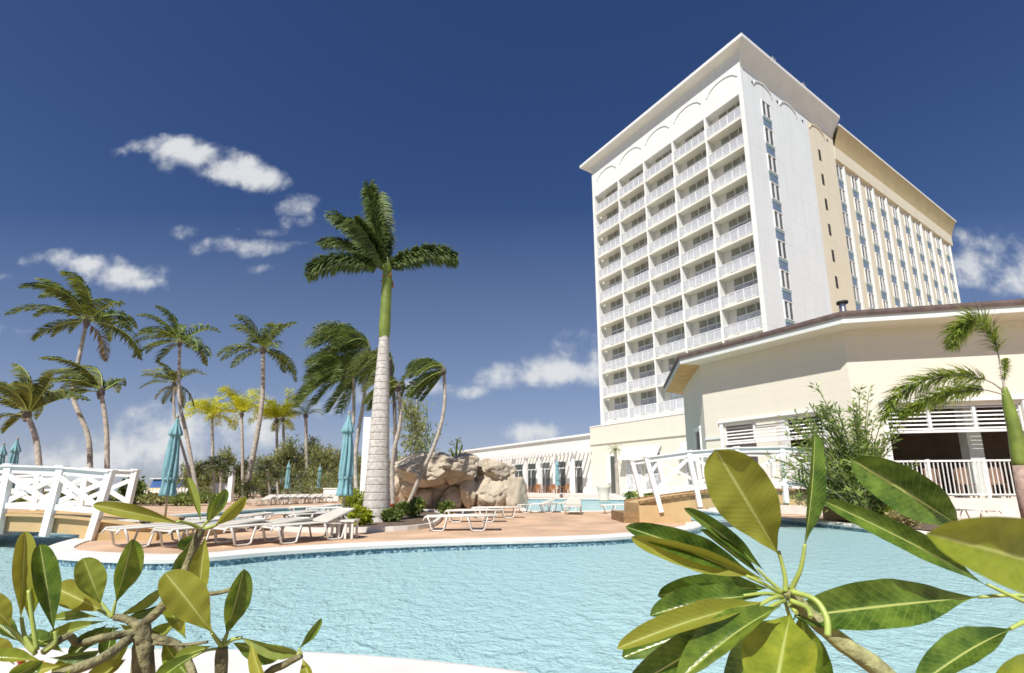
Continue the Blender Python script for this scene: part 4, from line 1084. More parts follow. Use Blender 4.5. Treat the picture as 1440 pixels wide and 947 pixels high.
fox_frond([(1414,556),(1380,548),(1340,552),(1300,566),(1270,584)], .58, 70)
fox_frond([(1412,546),(1413,520),(1414,505,)], .2, 30)

# ------------------------------------------------------------------ leafy shrubs and trees
def leafcloud(b, c, r, n, ln, wd, rr, mi=0, up=.3, shell=.55):
    for _ in range(n):
        while True:
            p = Vector((rr.uniform(-1,1),rr.uniform(-1,1),rr.uniform(-1,1)))
            l = p.length
            if .001 < l < 1 and rr.random() < (l if l > shell else l*.4): break
        q = Vector((c[0]+p.x*r[0], c[1]+p.y*r[1], c[2]+p.z*r[2]))
        d = (p.normalized()*.7+Vector((rr.gauss(0,.6),rr.gauss(0,.6),rr.gauss(0,.5)+up))).normalized()
        s = d.cross(Vector((rr.gauss(0,1),rr.gauss(0,1),rr.gauss(0,1)))).normalized(); l = ln*rr.uniform(.7,1.25); w = wd*rr.uniform(.8,1.2)
        b.add([q, q+d*l*.45+s*w, q+d*l, q+d*l*.45-s*w], [(0,1,2,3)], mi)
def bush(name, lab, loc, r, n, ln, wd, m, cat='shrub', grp=None, seed=0, lobes=7, stems=True):
    rr = random.Random(seed); t = thing(name, lab, cat, loc, 0, grp); b = MB()
    for i in range(lobes):
        a = rr.uniform(0,6.28); k = rr.uniform(.2,.75); c = (cos(a)*k*r[0], sin(a)*k*r[1], r[2]*rr.uniform(.45,1.35)); s = rr.uniform(.35,.6)
        leafcloud(b, c, (r[0]*s, r[1]*s, r[2]*s), n//lobes, ln, wd, rr)
    b.build('foliage', m, t)
    if stems:
        b = MB()
        for i in range(5):
            a = rr.uniform(0,6.28); b.tube([(0,0,0),(cos(a)*r[0]*.3,sin(a)*r[1]*.3,r[2]*.6),(cos(a)*r[0]*.5,sin(a)*r[1]*.5,r[2]*1.1)],[.03,.02,.01],5)
        b.build('stems', M['bark_dark'], t)
    return t
# casuarinas: wispy trees
def casuarina(lab, x, Y, ytop, wpx, seed, m='casuarina', n=2600, grp='feathery trees beyond the pool'):
    rr = random.Random(seed); p = D(x,686,Y); p.z = 0; Ht = D(x,ytop,Y).z; wr = wpx/F*Y/2
    t = thing('casuarina_tree', lab, 'tree', p, 0, grp)
    b = MB(); b.tube([(0,0,0),(.1,0,Ht*.35),(-.05,.1,Ht*.7),(0,0,Ht*.95)],[.13,.10,.06,.015],7)
    fl = MB()
    for i in range(34):
        z0 = Ht*rr.uniform(.08,.8); a = rr.uniform(0,6.28); l = wr*rr.uniform(.5,1.05)*(1.1-.7*z0/Ht)
        e = Vector((cos(a)*l, sin(a)*l, z0+l*rr.uniform(.4,1.1))); s0 = Vector((0,0,z0)); e.z = min(e.z, Ht*1.0)
        b.tube([s0, s0.lerp(e,.5)+Vector((0,0,.05)), e],[.04,.025,.006],4)
        for k in range(n//34):
            f = rr.uniform(.2,1.05); q = s0.lerp(e,f)+Vector((rr.gauss(0,.16),rr.gauss(0,.16),rr.gauss(0,.2)))*wr*.8
            d = Vector((rr.gauss(0,.45),rr.gauss(0,.45),rr.gauss(.7,.5))).normalized(); sd = d.cross(Vector((rr.gauss(0,1),rr.gauss(0,1),.1))).normalized()*.05; ll = rr.uniform(.2,.5)
            fl.add([q-sd,q+sd,q+d*ll],[(0,1,2)])
    b.build('trunk', M['bark_pale'], t); fl.build('crown', L_[m], t)
for i, (x, Y, yt, w, lab) in enumerate([(275,46,655,50,'low feathery tree behind the left umbrella'),(312,50,632,44,'thin feathery tree above the white wall'),(338,54,652,50,'feathery tree behind the brightest yellow palm'),
      (372,50,640,52,'feathery tree right of the leaning pale trunk'),(402,46,620,62,'tallest rounded feathery tree behind the umbrellas'),(428,52,612,60,'feathery tree behind the slim double palm'),
      (452,46,625,60,'dense feathery tree left of the palm cluster'),(478,50,635,52,'feathery tree behind the middle umbrella'),(516,48,640,60,'feathery tree behind the royal trunk'),
      (582,36,545,86,'tall wispy tree with bare twig tips behind the rocks')]):
    casuarina(lab, x, Y, yt, w, 60+i, n=3000 if i < 9 else 2400)
for i in range(7):
    x = 285+i*36; p = D(x,686,43+R.uniform(-2,2)); p.z = 0
    bush('hedge_shrub', 'round olive shrub in the hedge beyond the channel, %s from the left' % nth[i], p, (1.6,1.0,.7+.25*(i%3)), 1100, .22, .035, L_['casuarina'], grp='shrubs below the feathery trees', seed=90+i)
for i, (x,y,s,m,lab) in enumerate([(499,727,.5,'lime','yellow-green croton left of the royal palm foot'),(505,738,.28,'lime','small yellow plant at the bed kerb by the umbrella'),
      (549,733,.22,'bush','green plant with an orange flower right of the royal palm foot'),(583,727,.35,'bush','bright green bush between the curved palm foot and the loungers'),(566,724,.25,'bush','small dark green plant at the foot of the curved palm'),
      (625,724,.3,'bush','small green plant under the lounger before the rocks')]):
    p = G(x,y+3); p.z = .03
    bush('garden_shrub', lab, p, (s*1.1,s*.8,s), 700, .13, .035, L_[m], seed=120+i, grp=None)
p = G(550,731); t = thing('orange_flower','small orange flower beside the royal palm foot','flower',(p.x,p.y-.1,.05)); b = MB(); leafcloud(b,(0,0,.33),(.09,.06,.1),60,.08,.03,R); b.build('petals', M['orange'], t); b = MB(); b.tube([(0,0,0),(0,0,.3)],.008,5); b.build('stem', M['petiole'], t)
bush('yellow_shrub','yellow-green shrub behind the left end of the rocks', D(568,686,29)*Vector((1,1,0)).length*0+Vector((D(572,686,28.5).x,28.5,0)), (1.3,.9,1.5), 1800,.2,.05,L_['lime'],seed=140)
# cactus-like plants on rock top
for i,(x,yt,lab) in enumerate([(641,614,'forked green succulent on top of the rocks'),]):
    q = D(x,645,25); t = thing('rock_succulent',lab,'plant',(q.x,q.y,2.3)); b = MB()
    for a,l in ((-.5,.7),(.1,1.2),(.55,.8),(.9,.5)): b.tube([(a*.2,0,0),(a*.35,0,l*.6),(a*.6,0,l)],[.05,.06,.03],6)
    leafcloud(b,(0,0,.7),(.35,.2,.5),90,.16,.03,R); b.build('stems', L_['lime'], t)
for i,(x,lab) in enumerate(((667,'small young palm tip above the wing roof, left one'),(694,'small young palm tip above the wing roof, right one'))):
    palm('young_palm',lab,[(x,690),(x,660),(x,640)],95,.12,.09,12,8,L_['palm'],(-.2,0,.2),seed=150+i,nl=10,el=(40,85),lw=.03)
# small palm and hedge by the podium
palm('slender_palm','short slim palm with a tiny tuft beside the podium door',[(869,697),(867,660),(865,632)],46,.24,.14,13,12,L_['palm'],(-.1,0,.0),seed=160,nl=14,el=(-30,80),lw=.03,ground=.0)
for i in range(9):
    x = 885+i*16; p = D(x,690,42-i*1.5); p.z = .0
    bush('hedge_plant','low yellow-green plant in the podium hedge, %s from the left' % nth[i], p, (.75,.6,.42), 420,.2,.05,L_['lime' if i%2 else 'bush'],grp='low plants along the podium',seed=170+i,stems=False)
# urn
p = D(849,690,38); t = thing('planter_urn','pale stone planter urn beside the far pool','planter',(p.x,p.y,0)); b = MB(); b.lathe([(0,0),(.42,0),(.45,.12),(.34,.25),(.5,.95),(.6,1.2),(.52,1.2),(.45,1.05),(0,1.0)],24); b.build('bowl', M['planter'], t)

# oleander
def oleander():
    rr = random.Random(5); p = Vector((10.05,13.9,0)); t = thing('oleander_shrub','large airy green oleander between the bridge and pavilion','shrub',p)
    st = MB(); fl = MB()
    for i in range(120):
        a = rr.uniform(0,6.28); sp = rr.uniform(.1,1.0)**.7; hgt = rr.uniform(.8,3.7)*(1-.22*sp*sp)
        if i < 14: hgt = rr.uniform(3.0,3.9); sp *= .7
        e = Vector((cos(a)*sp*2.15-.35, sin(a)*sp*1.1, hgt)); m = Vector((e.x*.35, e.y*.35, hgt*.55))
        P = curve_pts([(e.x*.08,e.y*.08,0), m, e], 6); st.tube(P, [.028*(1-i2/len(P))+.005 for i2 in range(len(P))], 5)
        for k in range(66):
            f = rr.uniform(.3,1.0); x = f*(len(P)-1); j = min(int(x),len(P)-2); q = P[j].lerp(P[j+1],x-j); tt = (P[j+1]-P[j]).normalized()
            d = Vector((rr.gauss(0,1),rr.gauss(0,1),rr.gauss(0,.6))); d = (d.normalized()+tt*.7+Vector((0,0,.1))).normalized(); l = rr.uniform(.13,.23)
            q = q+d*rr.uniform(0,.10)
            s = d.cross(Vector((rr.gauss(0,1),rr.gauss(0,1),rr.gauss(0,1)))).normalized()*.021
            fl.add([q,q+d*l*.4+s,q+d*l,q+d*l*.4-s],[(0,1,2,3)])
    st.build('stems', M['green_stem'], t); fl.build('foliage', L_['oleander'], t)
oleander()
for i,(x,y,s,m,lab) in enumerate([(1175,722,.5,'dry','dry straw-coloured shrub under the oleander'),(1215,733,.42,'dry','brown and yellow ground plant right of the oleander foot'),(1245,738,.38,'lime','yellow ground plant near the right coping'),
     (1272,742,.3,'dry','small dry plant at the right end of the bank bed'),(1195,728,.5,'darkbush','dark brown shrub below the oleander'),(1150,720,.4,'bush','green plant by the right bridge end'),(1230,724,.5,'bush','green shrub behind the yellow ground plants')]):
    p = G(x,y); p.z = 0; p.x = max(p.x, 9.75+s*.5)
    bush('bank_plant', lab, p, (s,s*.8,s*.9), 900,.14,.02,L_[m],seed=200+i)
p = Vector((11.2,13.2,0))
bb = smooth_poly([(10.05,10.6),(11.5,11.2),(12.6,12.6),(12,15.2),(10.2,16.3),(9.95,13)])
if area(bb) < 0: bb.reverse()
tag(sheet('bank_bed', [bb], .012, M['soil']), kind='structure')
q = B0+L2*5.6+n2*.5; bush('hanging_plant','dark leafy potted plant beside the foxtail palm on the terrace',Vector((q.x,q.y,1.9)),(.5,.3,.35),700,.14,.03,L_['darkbush'],seed=230,cat='plant')

# ------------------------------------------------------------------ far left background
def lowwall(lab, x0, x1, Y, y0, y1):
    a = D(x0,690,Y); c = D(x1,690,Y); t = thing('garden_wall', lab, 'wall', (a.x,Y,0)); z1 = D(x0,y0,Y).z
    b = MB(); b.box(0,c.x-a.x,0,.25,0,z1); b.build('panel', M['white_wall'], t); b = MB(); b.box(-.05,c.x-a.x+.05,-.05,.3,z1,z1+.08); b.build('cap', M['white_paint'], t)
lowwall('plain white garden wall behind the dark small palm',298,326,40,681,0)
lowwall('white garden wall between umbrella and royal palm',455,476,38,688,0)
p = D(322,710,36); t = thing('white_post','thin white post standing by the garden wall','post',(p.x,36,0)); b = MB(); b.box(-.16,.16,-.16,.16,0,D(322,655,36).z); b.build('shaft', M['white_paint'], t); b = MB(); b.box(-.2,.2,-.2,.2,0,.3); b.build('base', M['white_paint'], t)
p = D(516,700,24); t = thing('white_pillar','tall white pillar hidden behind the royal palm trunk','pillar',(p.x,24,0)); b = MB(); b.box(-.28,.28,-.28,.28,0,D(516,588,24).z); b.build('shaft', M['white_paint'], t); b = MB(); b.box(-.36,.36,-.36,.36,0,.3); b.build('base', M['white_paint'], t)
# boat
p = D(247,694,60); t = thing('motor_boat','white motor boat with blue stripe moored beyond the garden','boat',(p.x,60,0), radians(8))
b = MB(); b.add([(-4,0,.9),(-4,-1.2,.9),(2.5,-1.2,1.1),(4.6,0,1.4),(2.5,1.2,1.1),(-4,1.2,.9),(-3.8,-.8,0),(2.2,-.7,0),(3.6,0,0),(2.2,.7,0),(-3.8,.8,0)],[(1,2,7,6),(2,3,8,7),(3,4,9,8),(4,5,10,9),(5,1,6,10),(1,5,4,3,2)]); b.build('hull', M['boat_white'], t)
b = MB(); b.add([(-2.5,-.9,1),(1.5,-.9,1.1),(.8,-.7,2),(-2.3,-.7,2),(-2.5,.9,1),(1.5,.9,1.1),(.8,.7,2),(-2.3,.7,2)],[(0,1,2,3),(5,4,7,6),(1,5,6,2),(4,0,3,7),(3,2,6,7)]); b.build('cabin', M['boat_blue'], t)
b = MB(); b.box(-2.6,1.1,-.95,.95,2.02,2.12); b.build('roof', M['boat_white'], t)
# yellow canopy stall
p = D(208,700,48); t = thing('beach_stall','small stall with an orange-yellow awning behind the bridge','stall',(p.x,48,0)); z1 = D(208,688,48).z
b = MB(); b.add([(-2.2,-1,z1-.45),(2.2,-1,z1-.45),(2,1,z1+.1),(-2,1,z1+.1),(-2.2,-1,z1-.52),(2.2,-1,z1-.52)],[(0,1,2,3),(4,5,1,0)]); b.build('awning', M['yellow_awning'], t)
for x in (-2,2):
    for y in (-.9,.9): b = MB(); b.box(x-.05,x+.05,y-.05,y+.05,0,z1-.3); b.build('post', M['white_paint'], t)
b = MB(); b.box(-1.8,1.8,-.5,.5,0,.7); b.build('counter', M['white_paint'], t)
# picket fence
a = D(196,700,42); c = D(262,700,42); t = thing('picket_fence','low white picket fence in front of the boat','fence',(a.x,42,0)); b = MB(); LL = c.x-a.x
b.box(0,LL,0,.05,.3,.36); b.box(0,LL,0,.05,.75,.81); b.build('rails', M['white_paint'], t); b = MB(); x = 0
while x < LL: b.box(x,x+.14,-.04,-.003,0,.95); x += .3
b.build('pickets', M['white_paint'], t)
# dark boundary rail far left, low shrubs
for i in range(12):
    x = -60+i*32; Y = 30+R.uniform(-2,4); p = D(x,690,Y); p.z = 0
    bush('border_shrub','low dark shrub on the far left bank, %s from the left' % (nth+['twelfth'])[i], p, (1.5,.9,.4), 1100,.2,.05,L_['bush' if i%3 else 'casuarina'],grp='low shrubs beyond the left channel',seed=250+i)
# distant pier shed roofs seen through the left bridge rails
for i,(x0,x1,y0,Y,lab) in enumerate(((-20,55,672,90,'long pale grey shed roof seen through the bridge rail'),(60,110,678,80,'pale shed behind the bridge rail, second from left'))):
    a = D(x0,686,Y); c = D(x1,686,Y); t = thing('boat_shed',lab,'shed',(a.x,Y,0)); z = D(x0,y0,Y).z; LL = c.x-a.x
    b = MB(); b.box(0,LL,0,6,0,z*.7); b.build('wall', M['white_wall'], t); b = MB(); b.add([(-.4,-.4,z*.7),(LL+.4,-.4,z*.7),(LL+.4,3,z),(-.4,3,z),(-.4,6.4,z*.7),(LL+.4,6.4,z*.7)],[(0,1,2,3),(3,2,5,4),(0,3,4),(1,5,2)]); b.build('roof', M['fascia'], t)
# leafy round tree by the left bridge
p = D(190,700,30); bush('sea_grape','small sea grape tree behind the right end of the left footbridge',Vector((p.x,30,.0)),(.9,.8,1.0),500,.25,.1,L_['bush'],seed=300,cat='tree')
# horizon sea
b = MB(); b.add([(-880,110,-.6+.62),(-30.5,110,.02),(-40.5,60,.02),(-880,60,.02)],[(0,3,2,1)]) 
M['sea'] = mat('sea', (.05,.16,.22), .15, .15, .05, .5, 1)
b = MB(); b.add([(-850,130,.0),(850,130,.0),(850,1400,.0),(-850,1400,.0)],[(0,1,2,3)]); tag(b.build('sea', M['sea']), kind='structure')

# ------------------------------------------------------------------ foreground plumeria
def leaf(parent, base, tip, wpx, zb, zt, roll=0., fold=.22, bow=.06, m=0, shape=.62, curl=0., side=0, flip=False):
    """one leaf blade: base/tip pixels with their distances; wpx is its full width in pixels"""
    Bp = D(base[0],base[1],zb); T = D(tip[0],tip[1],zt); ax = T-Bp; L = ax.length; ax.normalize()
    mid = (Bp+T)/2; w = wpx/F*((zb+zt)/2)
    view = (Vector((0,0,H))-mid).normalized(); n = (view-ax*view.dot(ax)).normalized()
    n = Matrix.Rotation(roll, 3, ax) @ n; s = ax.cross(n).normalized()
    if flip: s = -s
    # projected width correction
    w = w*.80/max(.7, abs(cos(roll)))
    NV, NU = 48, 8; vs = []; uvs = []
    ph = R.uniform(0,6)
    for i in range(NV+1):
        t = i/NV
        if t < shape: pr = sin(pi/2*(t/shape))**1.5
        else: pr = sqrt(max(0,1-((t-shape)/(1-shape))**2.3))
        pr = max(pr, .03)
        bw = sin(pi*t)*bow*L - curl*L*t*t
        sc = sin(pi*t)*side*L
        for j in range(NU+1):
            a = j/NU*2-1
            f = abs(a)**1.25*fold*1.55*w*pr + .018*w*sin(t*30+ph+a*2)*abs(a) + .035*w*sin(t*11+ph*2)*a + .03*w*sin(t*7+ph)*abs(a)
            p = Bp+ax*(L*t)+s*(a*w/2*pr+sc)+n*(bw+f)
            vs.append(p-parent.location); uvs.append((j/NU, t))
    fs = [(i*(NU+1)+j, i*(NU+1)+j+1, (i+1)*(NU+1)+j+1, (i+1)*(NU+1)+j) for i in range(NV) for j in range(NU)]
    me = bpy.data.meshes.new('leaf'); me.from_pydata([tuple(q) for q in vs], [], fs)
    ul = me.uv_layers.new(name='UVMap')
    for lp in me.loops: ul.data[lp.index].uv = uvs[lp.vertex_index]
    for p in me.polygons: p.use_smooth = True
    me.materials.append(PL[m]); o = bpy.data.objects.new('leaf', me); COL.objects.link(o); o.parent = parent
    # raised midrib and petiole on the same leaf are one small child
    return o
def stalks(parent, name, lst, m):
    for pts, r0, r1 in lst:
        b = MB(); P = curve_pts([D(*p)-parent.location for p in pts], 5); k = len(P)
        rad = [(r0+(r1-r0)*i/(k-1))*(1+(.06*sin(i*2.1) if r0 > .006 else 0)) for i in range(k)]
        b.tube(P, rad, 10); b.build(name, M[m], parent)
# --- right plant
pr = thing('plumeria_plant','large-leaved plumeria branch in the right foreground over the pool','plant',(.75,1.0,0))
d = 1.0
stalks(pr,'branch',[([(1108,830,d),(1135,862,d),(1185,905,.98),(1250,955,.95),(1290,1040,.9)],.013,.019),([(1290,1040,.9),(1300,1500,.85),(1300,2300,.9)],.019,.028)],'green_bark')
stalks(pr,'petiole',[([(1104,832,d),(1104,812,d),(1095,775,d)],.005,.0032),([(1112,830,d),(1126,800,.98),(1132,765,.97)],.005,.003),([(1100,833,d),(1080,815,d),(1065,800,d)],.004,.002),
  ([(1098,835,d),(1075,822,.97),(1050,810,.96)],.004,.003),([(1098,838,d),(1075,835,.97),(1045,838,.96)],.004,.003),([(1100,840,d),(1085,842,.95),(1055,860,.94)],.0045,.003),([(1104,845,d),(1090,850,.95),(1070,862,.93)],.004,.003),
  ([(1112,832,.98),(1145,843,.95),(1162,868,.93),(1164,895,.92)],.005,.0055),([(1112,845,.98),(1135,855,.95),(1140,868,.93)],.005,.004),([(1110,850,d),(1120,862,.97)],.005,.004),([(1105,848,1.02),(1110,868,1.03)],.004,.003)],'petiole')
leaf(pr,(1096,782),(1006,632),98,1.0,.93,.05,.10,.03,1,.62,flip=True)
leaf(pr,(1131,772),(1146,608),25,.97,.95,.5,.35,.03,0,.45)
leaf(pr,(1078,806),(962,715),24,1.0,1.0,.3,.4,-.03,0,.5,side=.03)
leaf(pr,(1072,812),(985,744),16,1.01,1.02,.4,.4,.04,0,.5)
leaf(pr,(1068,812),(880,741),42,1.0,.98,.25,.28,.05,0,.55)
leaf(pr,(1080,818),(888,756),38,.96,.95,-.35,.25,-.06,1,.5,flip=True)
leaf(pr,(1085,828),(925,838),40,1.05,1.06,.3,.3,.08,0,.5)
leaf(pr,(1082,836),(914,866),38,.97,1.0,.5,.3,.06,0,.5)
leaf(pr,(1082,845),(868,912),36,.95,.9,.35,.3,.06,1,.5,flip=True)
leaf(pr,(1078,855),(875,925),46,.99,1.0,.3,.25,.03,0,.55)
leaf(pr,(1080,860),(880,972),52,.97,.93,.2,.3,.04,0,.5)
leaf(pr,(1098,852),(955,958),48,.93,.88,.5,.3,.06,1,.5)
leaf(pr,(1112,862),(1085,1010),100,.98,.85,.15,.22,.05,2,.55)
leaf(pr,(1125,860),(1160,1000),70,1.03,.98,.3,.25,.04,1,.55)
leaf(pr,(1118,868),(1040,1000),80,1.06,1.05,.3,.25,.04,0,.55)
# --- far right plant (hub outside the frame)
p2 = thing('plumeria_plant','plumeria leaves reaching in from the right edge of the view','plant',(1.1,1.0,0))
stalks(p2,'branch',[([(1500,850,.95),(1530,960,.95),(1560,1400,.95),(1560,2100,1.0)],.014,.024)],'plumeria_bark')
stalks(p2,'petiole',[([(1500,868,.95),(1440,846,.96),(1388,822,.98)],.005,.003),([(1500,856,.95),(1440,838,.97),(1375,840,1.0)],.0045,.003),([(1500,850,.95),(1430,800,1.0),(1358,745,1.05)],.005,.003),([(1500,870,.9),(1450,872,.9),(1420,885,.9)],.005,.003),([(1510,860,.9),(1560,870,.7),(1600,836,.47)],.004,.002)],'petiole')
leaf(p2,(1388,824),(1157,704),38,.98,.96,.25,.25,.06,0,.55)
leaf(p2,(1376,840),(1118,868),72,1.0,1.0,.15,.22,.04,0,.55)
leaf(p2,(1362,748),(1197,646),72,1.05,1.02,.1,.2,.04,0,.6)
leaf(p2,(1600,835),(1303,750),118,.46,.40,.15,.2,.05,2,.6)
leaf(p2,(1424,884),(1290,965),46,.9,.87,.35,.3,.06,0,.5)
leaf(p2,(1500,940),(1395,985),60,.9,.87,.2,.3,.04,2,.5)
# --- left plant
pl = thing('plumeria_plant','branching plumeria with upright leaves in the left foreground','plant',(-.75,1.05,0))
e = 1.1
stalks(pl,'trunk',[([(203,2200,1.15),(203,1300,1.12),(201,947,e),(202,905,e),(198,872,e)],.025,.016)],'plumeria_bark')
stalks(pl,'branch',[([(200,890,e),(175,892,1.08),(140,898,1.05),(110,905,1.05),(95,895,1.02),(60,918,1.0)],.009,.006),([(198,880,e),(222,860,e),(245,832,1.12),(262,800,1.15),(275,765,1.15),(284,742,1.15)],.0095,.0095),
  ([(180,900,1.08),(140,928,1.0),(70,955,.95),(20,990,.9)],.010,.009),([(202,895,e),(245,905,1.12),(262,925,1.12),(275,960,1.1)],.009,.008),([(200,885,e),(180,872,e),(162,868,e)],.009,.007),
  ([(313,910,1.0),(311,947,1.0),(309,1200,1.0),(300,2200,1.05)],.0095,.016),([(424,922,1.05),(400,935,1.05),(370,955,1.05),(320,1050,1.02)],.006,.009),([(215,905,e),(260,907,1.12),(292,903,1.12)],.004,.003),([(250,830,1.15),(300,835,1.2),(352,820,1.2)],.004,.006)],'plumeria_bark')
stalks(pl,'petiole',[([(50,918,1.0),(35,895,1.0),(30,868,1.0)],.004,.003),([(60,918,1.0),(78,905,1.0),(77,888,1.0)],.004,.003),([(50,920,1.0),(35,905,1.0),(15,880,.98)],.004,.003),([(52,915,1.0),(45,870,1.0),(40,830,1.0)],.004,.003),
  ([(158,868,e),(150,858,e),(143,848,e)],.004,.0025),([(158,868,e),(160,858,e),(163,845,e)],.004,.0025),([(158,868,e),(150,864,e),(138,858,e)],.004,.0025),
  ([(283,745,1.15),(270,738,1.13),(250,733,1.1)],.005,.003),([(285,742,1.15),(290,735,1.15),(300,728,1.15)],.003,.002),([(284,745,1.15),(295,742,1.15),(305,738,1.15)],.004,.003),
  ([(313,910,1.0),(305,900,.98),(298,890,.96)],.005,.003),([(313,908,1.0),(316,900,1.0),(320,890,1.0)],.005,.003),([(316,908,1.0),(326,900,1.0),(340,897,1.0)],.004,.003),([(424,922,1.05),(400,912,1.05),(385,908,1.04)],.003,.002),([(424,920,1.05),(420,912,1.05)],.003,.002),([(311,912,1.0),(290,915,.98),(270,925,.96)],.003,.002)],'petiole')
LF = [((29,872),(35,748),33,1.0,1.0,.1,.3,.03,1),((76,892),(56,766),38,1.0,1.0,.1,.3,.03,0),((18,884),(-25,835),38,.98,.95,.1,.25,.03,1),((42,880),(40,800),24,1.02,1.02,.3,.25,.03,2),
  ((143,852),(117,785),44,1.1,1.08,.05,.18,.02,0),((162,850),(186,758),40,1.1,1.08,.3,.35,.02,1),((150,862),(76,826),46,1.12,1.1,.15,.2,.02,1),((140,868),(72,872),16,1.1,1.08,.6,.3,.03,1),
  ((150,873),(58,902),18,1.1,1.05,.6,.3,.04,0),((152,878),(98,925),26,1.1,1.05,.3,.3,.03,0),((166,868),(226,828),18,1.12,1.14,.6,.3,.03,0),((168,872),(232,850),16,1.12,1.15,.5,.3,.03,0),((168,878),(225,892),20,1.12,1.12,.5,.3,.05,0),
  ((160,880),(150,925),24,1.1,1.08,.3,.3,.03,0),((258,738),(131,710),26,1.13,1.05,.15,.25,.05,1),((290,738),(318,688),22,1.15,1.15,.2,.25,.02,1),((283,735),(264,672),14,1.15,1.15,.3,.3,.03,0),((290,738),(300,700),14,1.17,1.17,.3,.3,.02,0),
  ((300,742),(346,698),22,1.15,1.13,.3,.3,.03,1),((280,748),(258,775),26,1.17,1.18,.3,.3,.03,0),((290,752),(280,840),34,1.13,1.12,.25,.3,.05,1),((275,760),(252,812),24,1.16,1.16,.4,.3,.05,0),
  ((300,892),(232,806),64,.96,.93,.12,.2,.05,1),((317,895),(343,800),40,1.0,.97,.25,.28,.03,1),((335,896),(418,918),22,1.0,1.02,.5,.3,.05,0),((325,903),(395,922),30,1.02,1.04,.4,.3,.03,1),((352,900),(372,965),20,.97,.95,.4,.3,.04,2),
  ((285,914),(215,962),22,.97,.95,.5,.3,.04,1),((300,908),(245,930),18,1.0,1.0,.5,.3,.04,0),((420,914),(452,870),15,1.05,1.05,.3,.3,.02,0),((425,925),(440,965),20,1.05,1.03,.3,.3,.02,1),((262,900),(232,846),26,1.14,1.14,.2,.2,.02,2),((255,870),(212,905),26,1.14,1.16,.4,.3,.02,0),
  ((60,930),(-20,925),22,.95,.92,.5,.3,.04,2),((90,935),(10,955),30,.95,.92,.3,.3,.04,2),((70,925),(140,915),18,1.0,1.02,.6,.3,.04,0),((20,935),(-20,900),24,.95,.92,.4,.3,.04,2),((100,940),(60,1000),36,.95,.92,.3,.3,.04,2),((245,945),(290,1000),30,.98,.95,.3,.3,.04,0),((0,960),(60,930),30,.9,.92,.3,.3,.04,1),((380,945),(340,990),30,1.0,.98,.3,.3,.04,0),((170,882),(128,902),26,1.12,1.14,.3,.3,.03,0),((188,888),(150,948),30,1.14,1.12,.35,.3,.04,0),((90,918),(40,895),26,1.04,1.06,.3,.3,.03,0),((120,925),(75,952),28,1.05,1.03,.4,.3,.03,0),((228,900),(262,948),28,1.15,1.13,.3,.3,.03,1),((180,925),(120,968),30,1.06,1.0,.4,.3,.03,1),((30,905),(-15,872),26,1.05,1.05,.4,.3,.03,0),((212,868),(250,842),18,1.16,1.18,.3,.3,.03,0)]
for i, (a, c, w, z0, z1, ro, fo, bo, m) in enumerate(LF): leaf(pl, a, c, w*.9, z0, z1, ro, fo, bo, m, .6, flip=(i%2==0))
# crimson flowers at lower left
t = thing('red_flowers','cluster of crimson flowers at the lower left corner','flower',D(45,945,1.05)*1.0); b = MB()
for x,y in ((38,936),(30,944),(46,944)):
    q = D(x,y,1.06)-t.location; leafcloud(b,q,(.010,.008,.010),16,.014,.005,R)
b.build('petals', M['red'], t); b = MB(); b.tube([(0,0,0),(0,.05,-.3),(0,.1,-.62)],.006,5); b.build('stem', M['petiole'], t)
b = MB(); b.add([(-2.4,.35,.01),(2.2,.35,.01),(2.2,1.25,.01),(-2.4,1.25,.01)],[(0,1,2,3)]); tag(b.build('foreground_bed', M['soil']), kind='structure')

# ------------------------------------------------------------------ world, sun, camera
SAZ, SEL = radians(203), radians(51)
sd = Vector((sin(SAZ)*cos(SEL), cos(SAZ)*cos(SEL), sin(SEL)))
w = bpy.data.worlds.new('World'); scene.world = w; w.use_nodes = True; nt = w.node_tree; L = nt.links.new
bg = nt.nodes['Background']; sky = N(nt, 'ShaderNodeTexSky'); sky.sky_type = 'NISHITA'; sky.sun_disc = False
sky.sun_elevation = SEL; sky.sun_rotation = SAZ; sky.air_density = .75; sky.dust_density = .5; sky.ozone_density = 3.5; sky.altitude = 0
tc = N(nt, 'ShaderNodeTexCoord'); sx = N(nt, 'ShaderNodeSeparateXYZ'); L(tc.outputs['Generated'], sx.inputs[0])
ym = N(nt, 'ShaderNodeMath', operation='MAXIMUM'); L(sx.outputs[1], ym.inputs[0]); ym.inputs[1].default_value = .05
px = N(nt, 'ShaderNodeMath', operation='DIVIDE'); L(sx.outputs[0], px.inputs[0]); L(ym.outputs[0], px.inputs[1])
pz = N(nt, 'ShaderNodeMath', operation='DIVIDE'); L(sx.outputs[2], pz.inputs[0]); L(ym.outputs[0], pz.inputs[1])
cv = N(nt, 'ShaderNodeCombineXYZ'); L(px.outputs[0], cv.inputs[0]); L(pz.outputs[0], cv.inputs[2])
nz = N(nt, 'ShaderNodeTexNoise'); nz.inputs['Scale'].default_value = 11; nz.inputs['Detail'].default_value = 10; nz.inputs['Roughness'].default_value = .6; L(cv.outputs[0], nz.inputs['Vector'])
wz = N(nt, 'ShaderNodeTexNoise'); wz.inputs['Scale'].default_value = 4.5; wz.inputs['Detail'].default_value = 4; L(cv.outputs[0], wz.inputs['Vector'])
wsub = N(nt, 'ShaderNodeVectorMath', operation='SUBTRACT'); L(wz.outputs['Color'], wsub.inputs[0]); wsub.inputs[1].default_value = (.5,.5,.5)
wsc = N(nt, 'ShaderNodeVectorMath', operation='SCALE'); L(wsub.outputs[0], wsc.inputs[0]); wsc.inputs['Scale'].default_value = .10
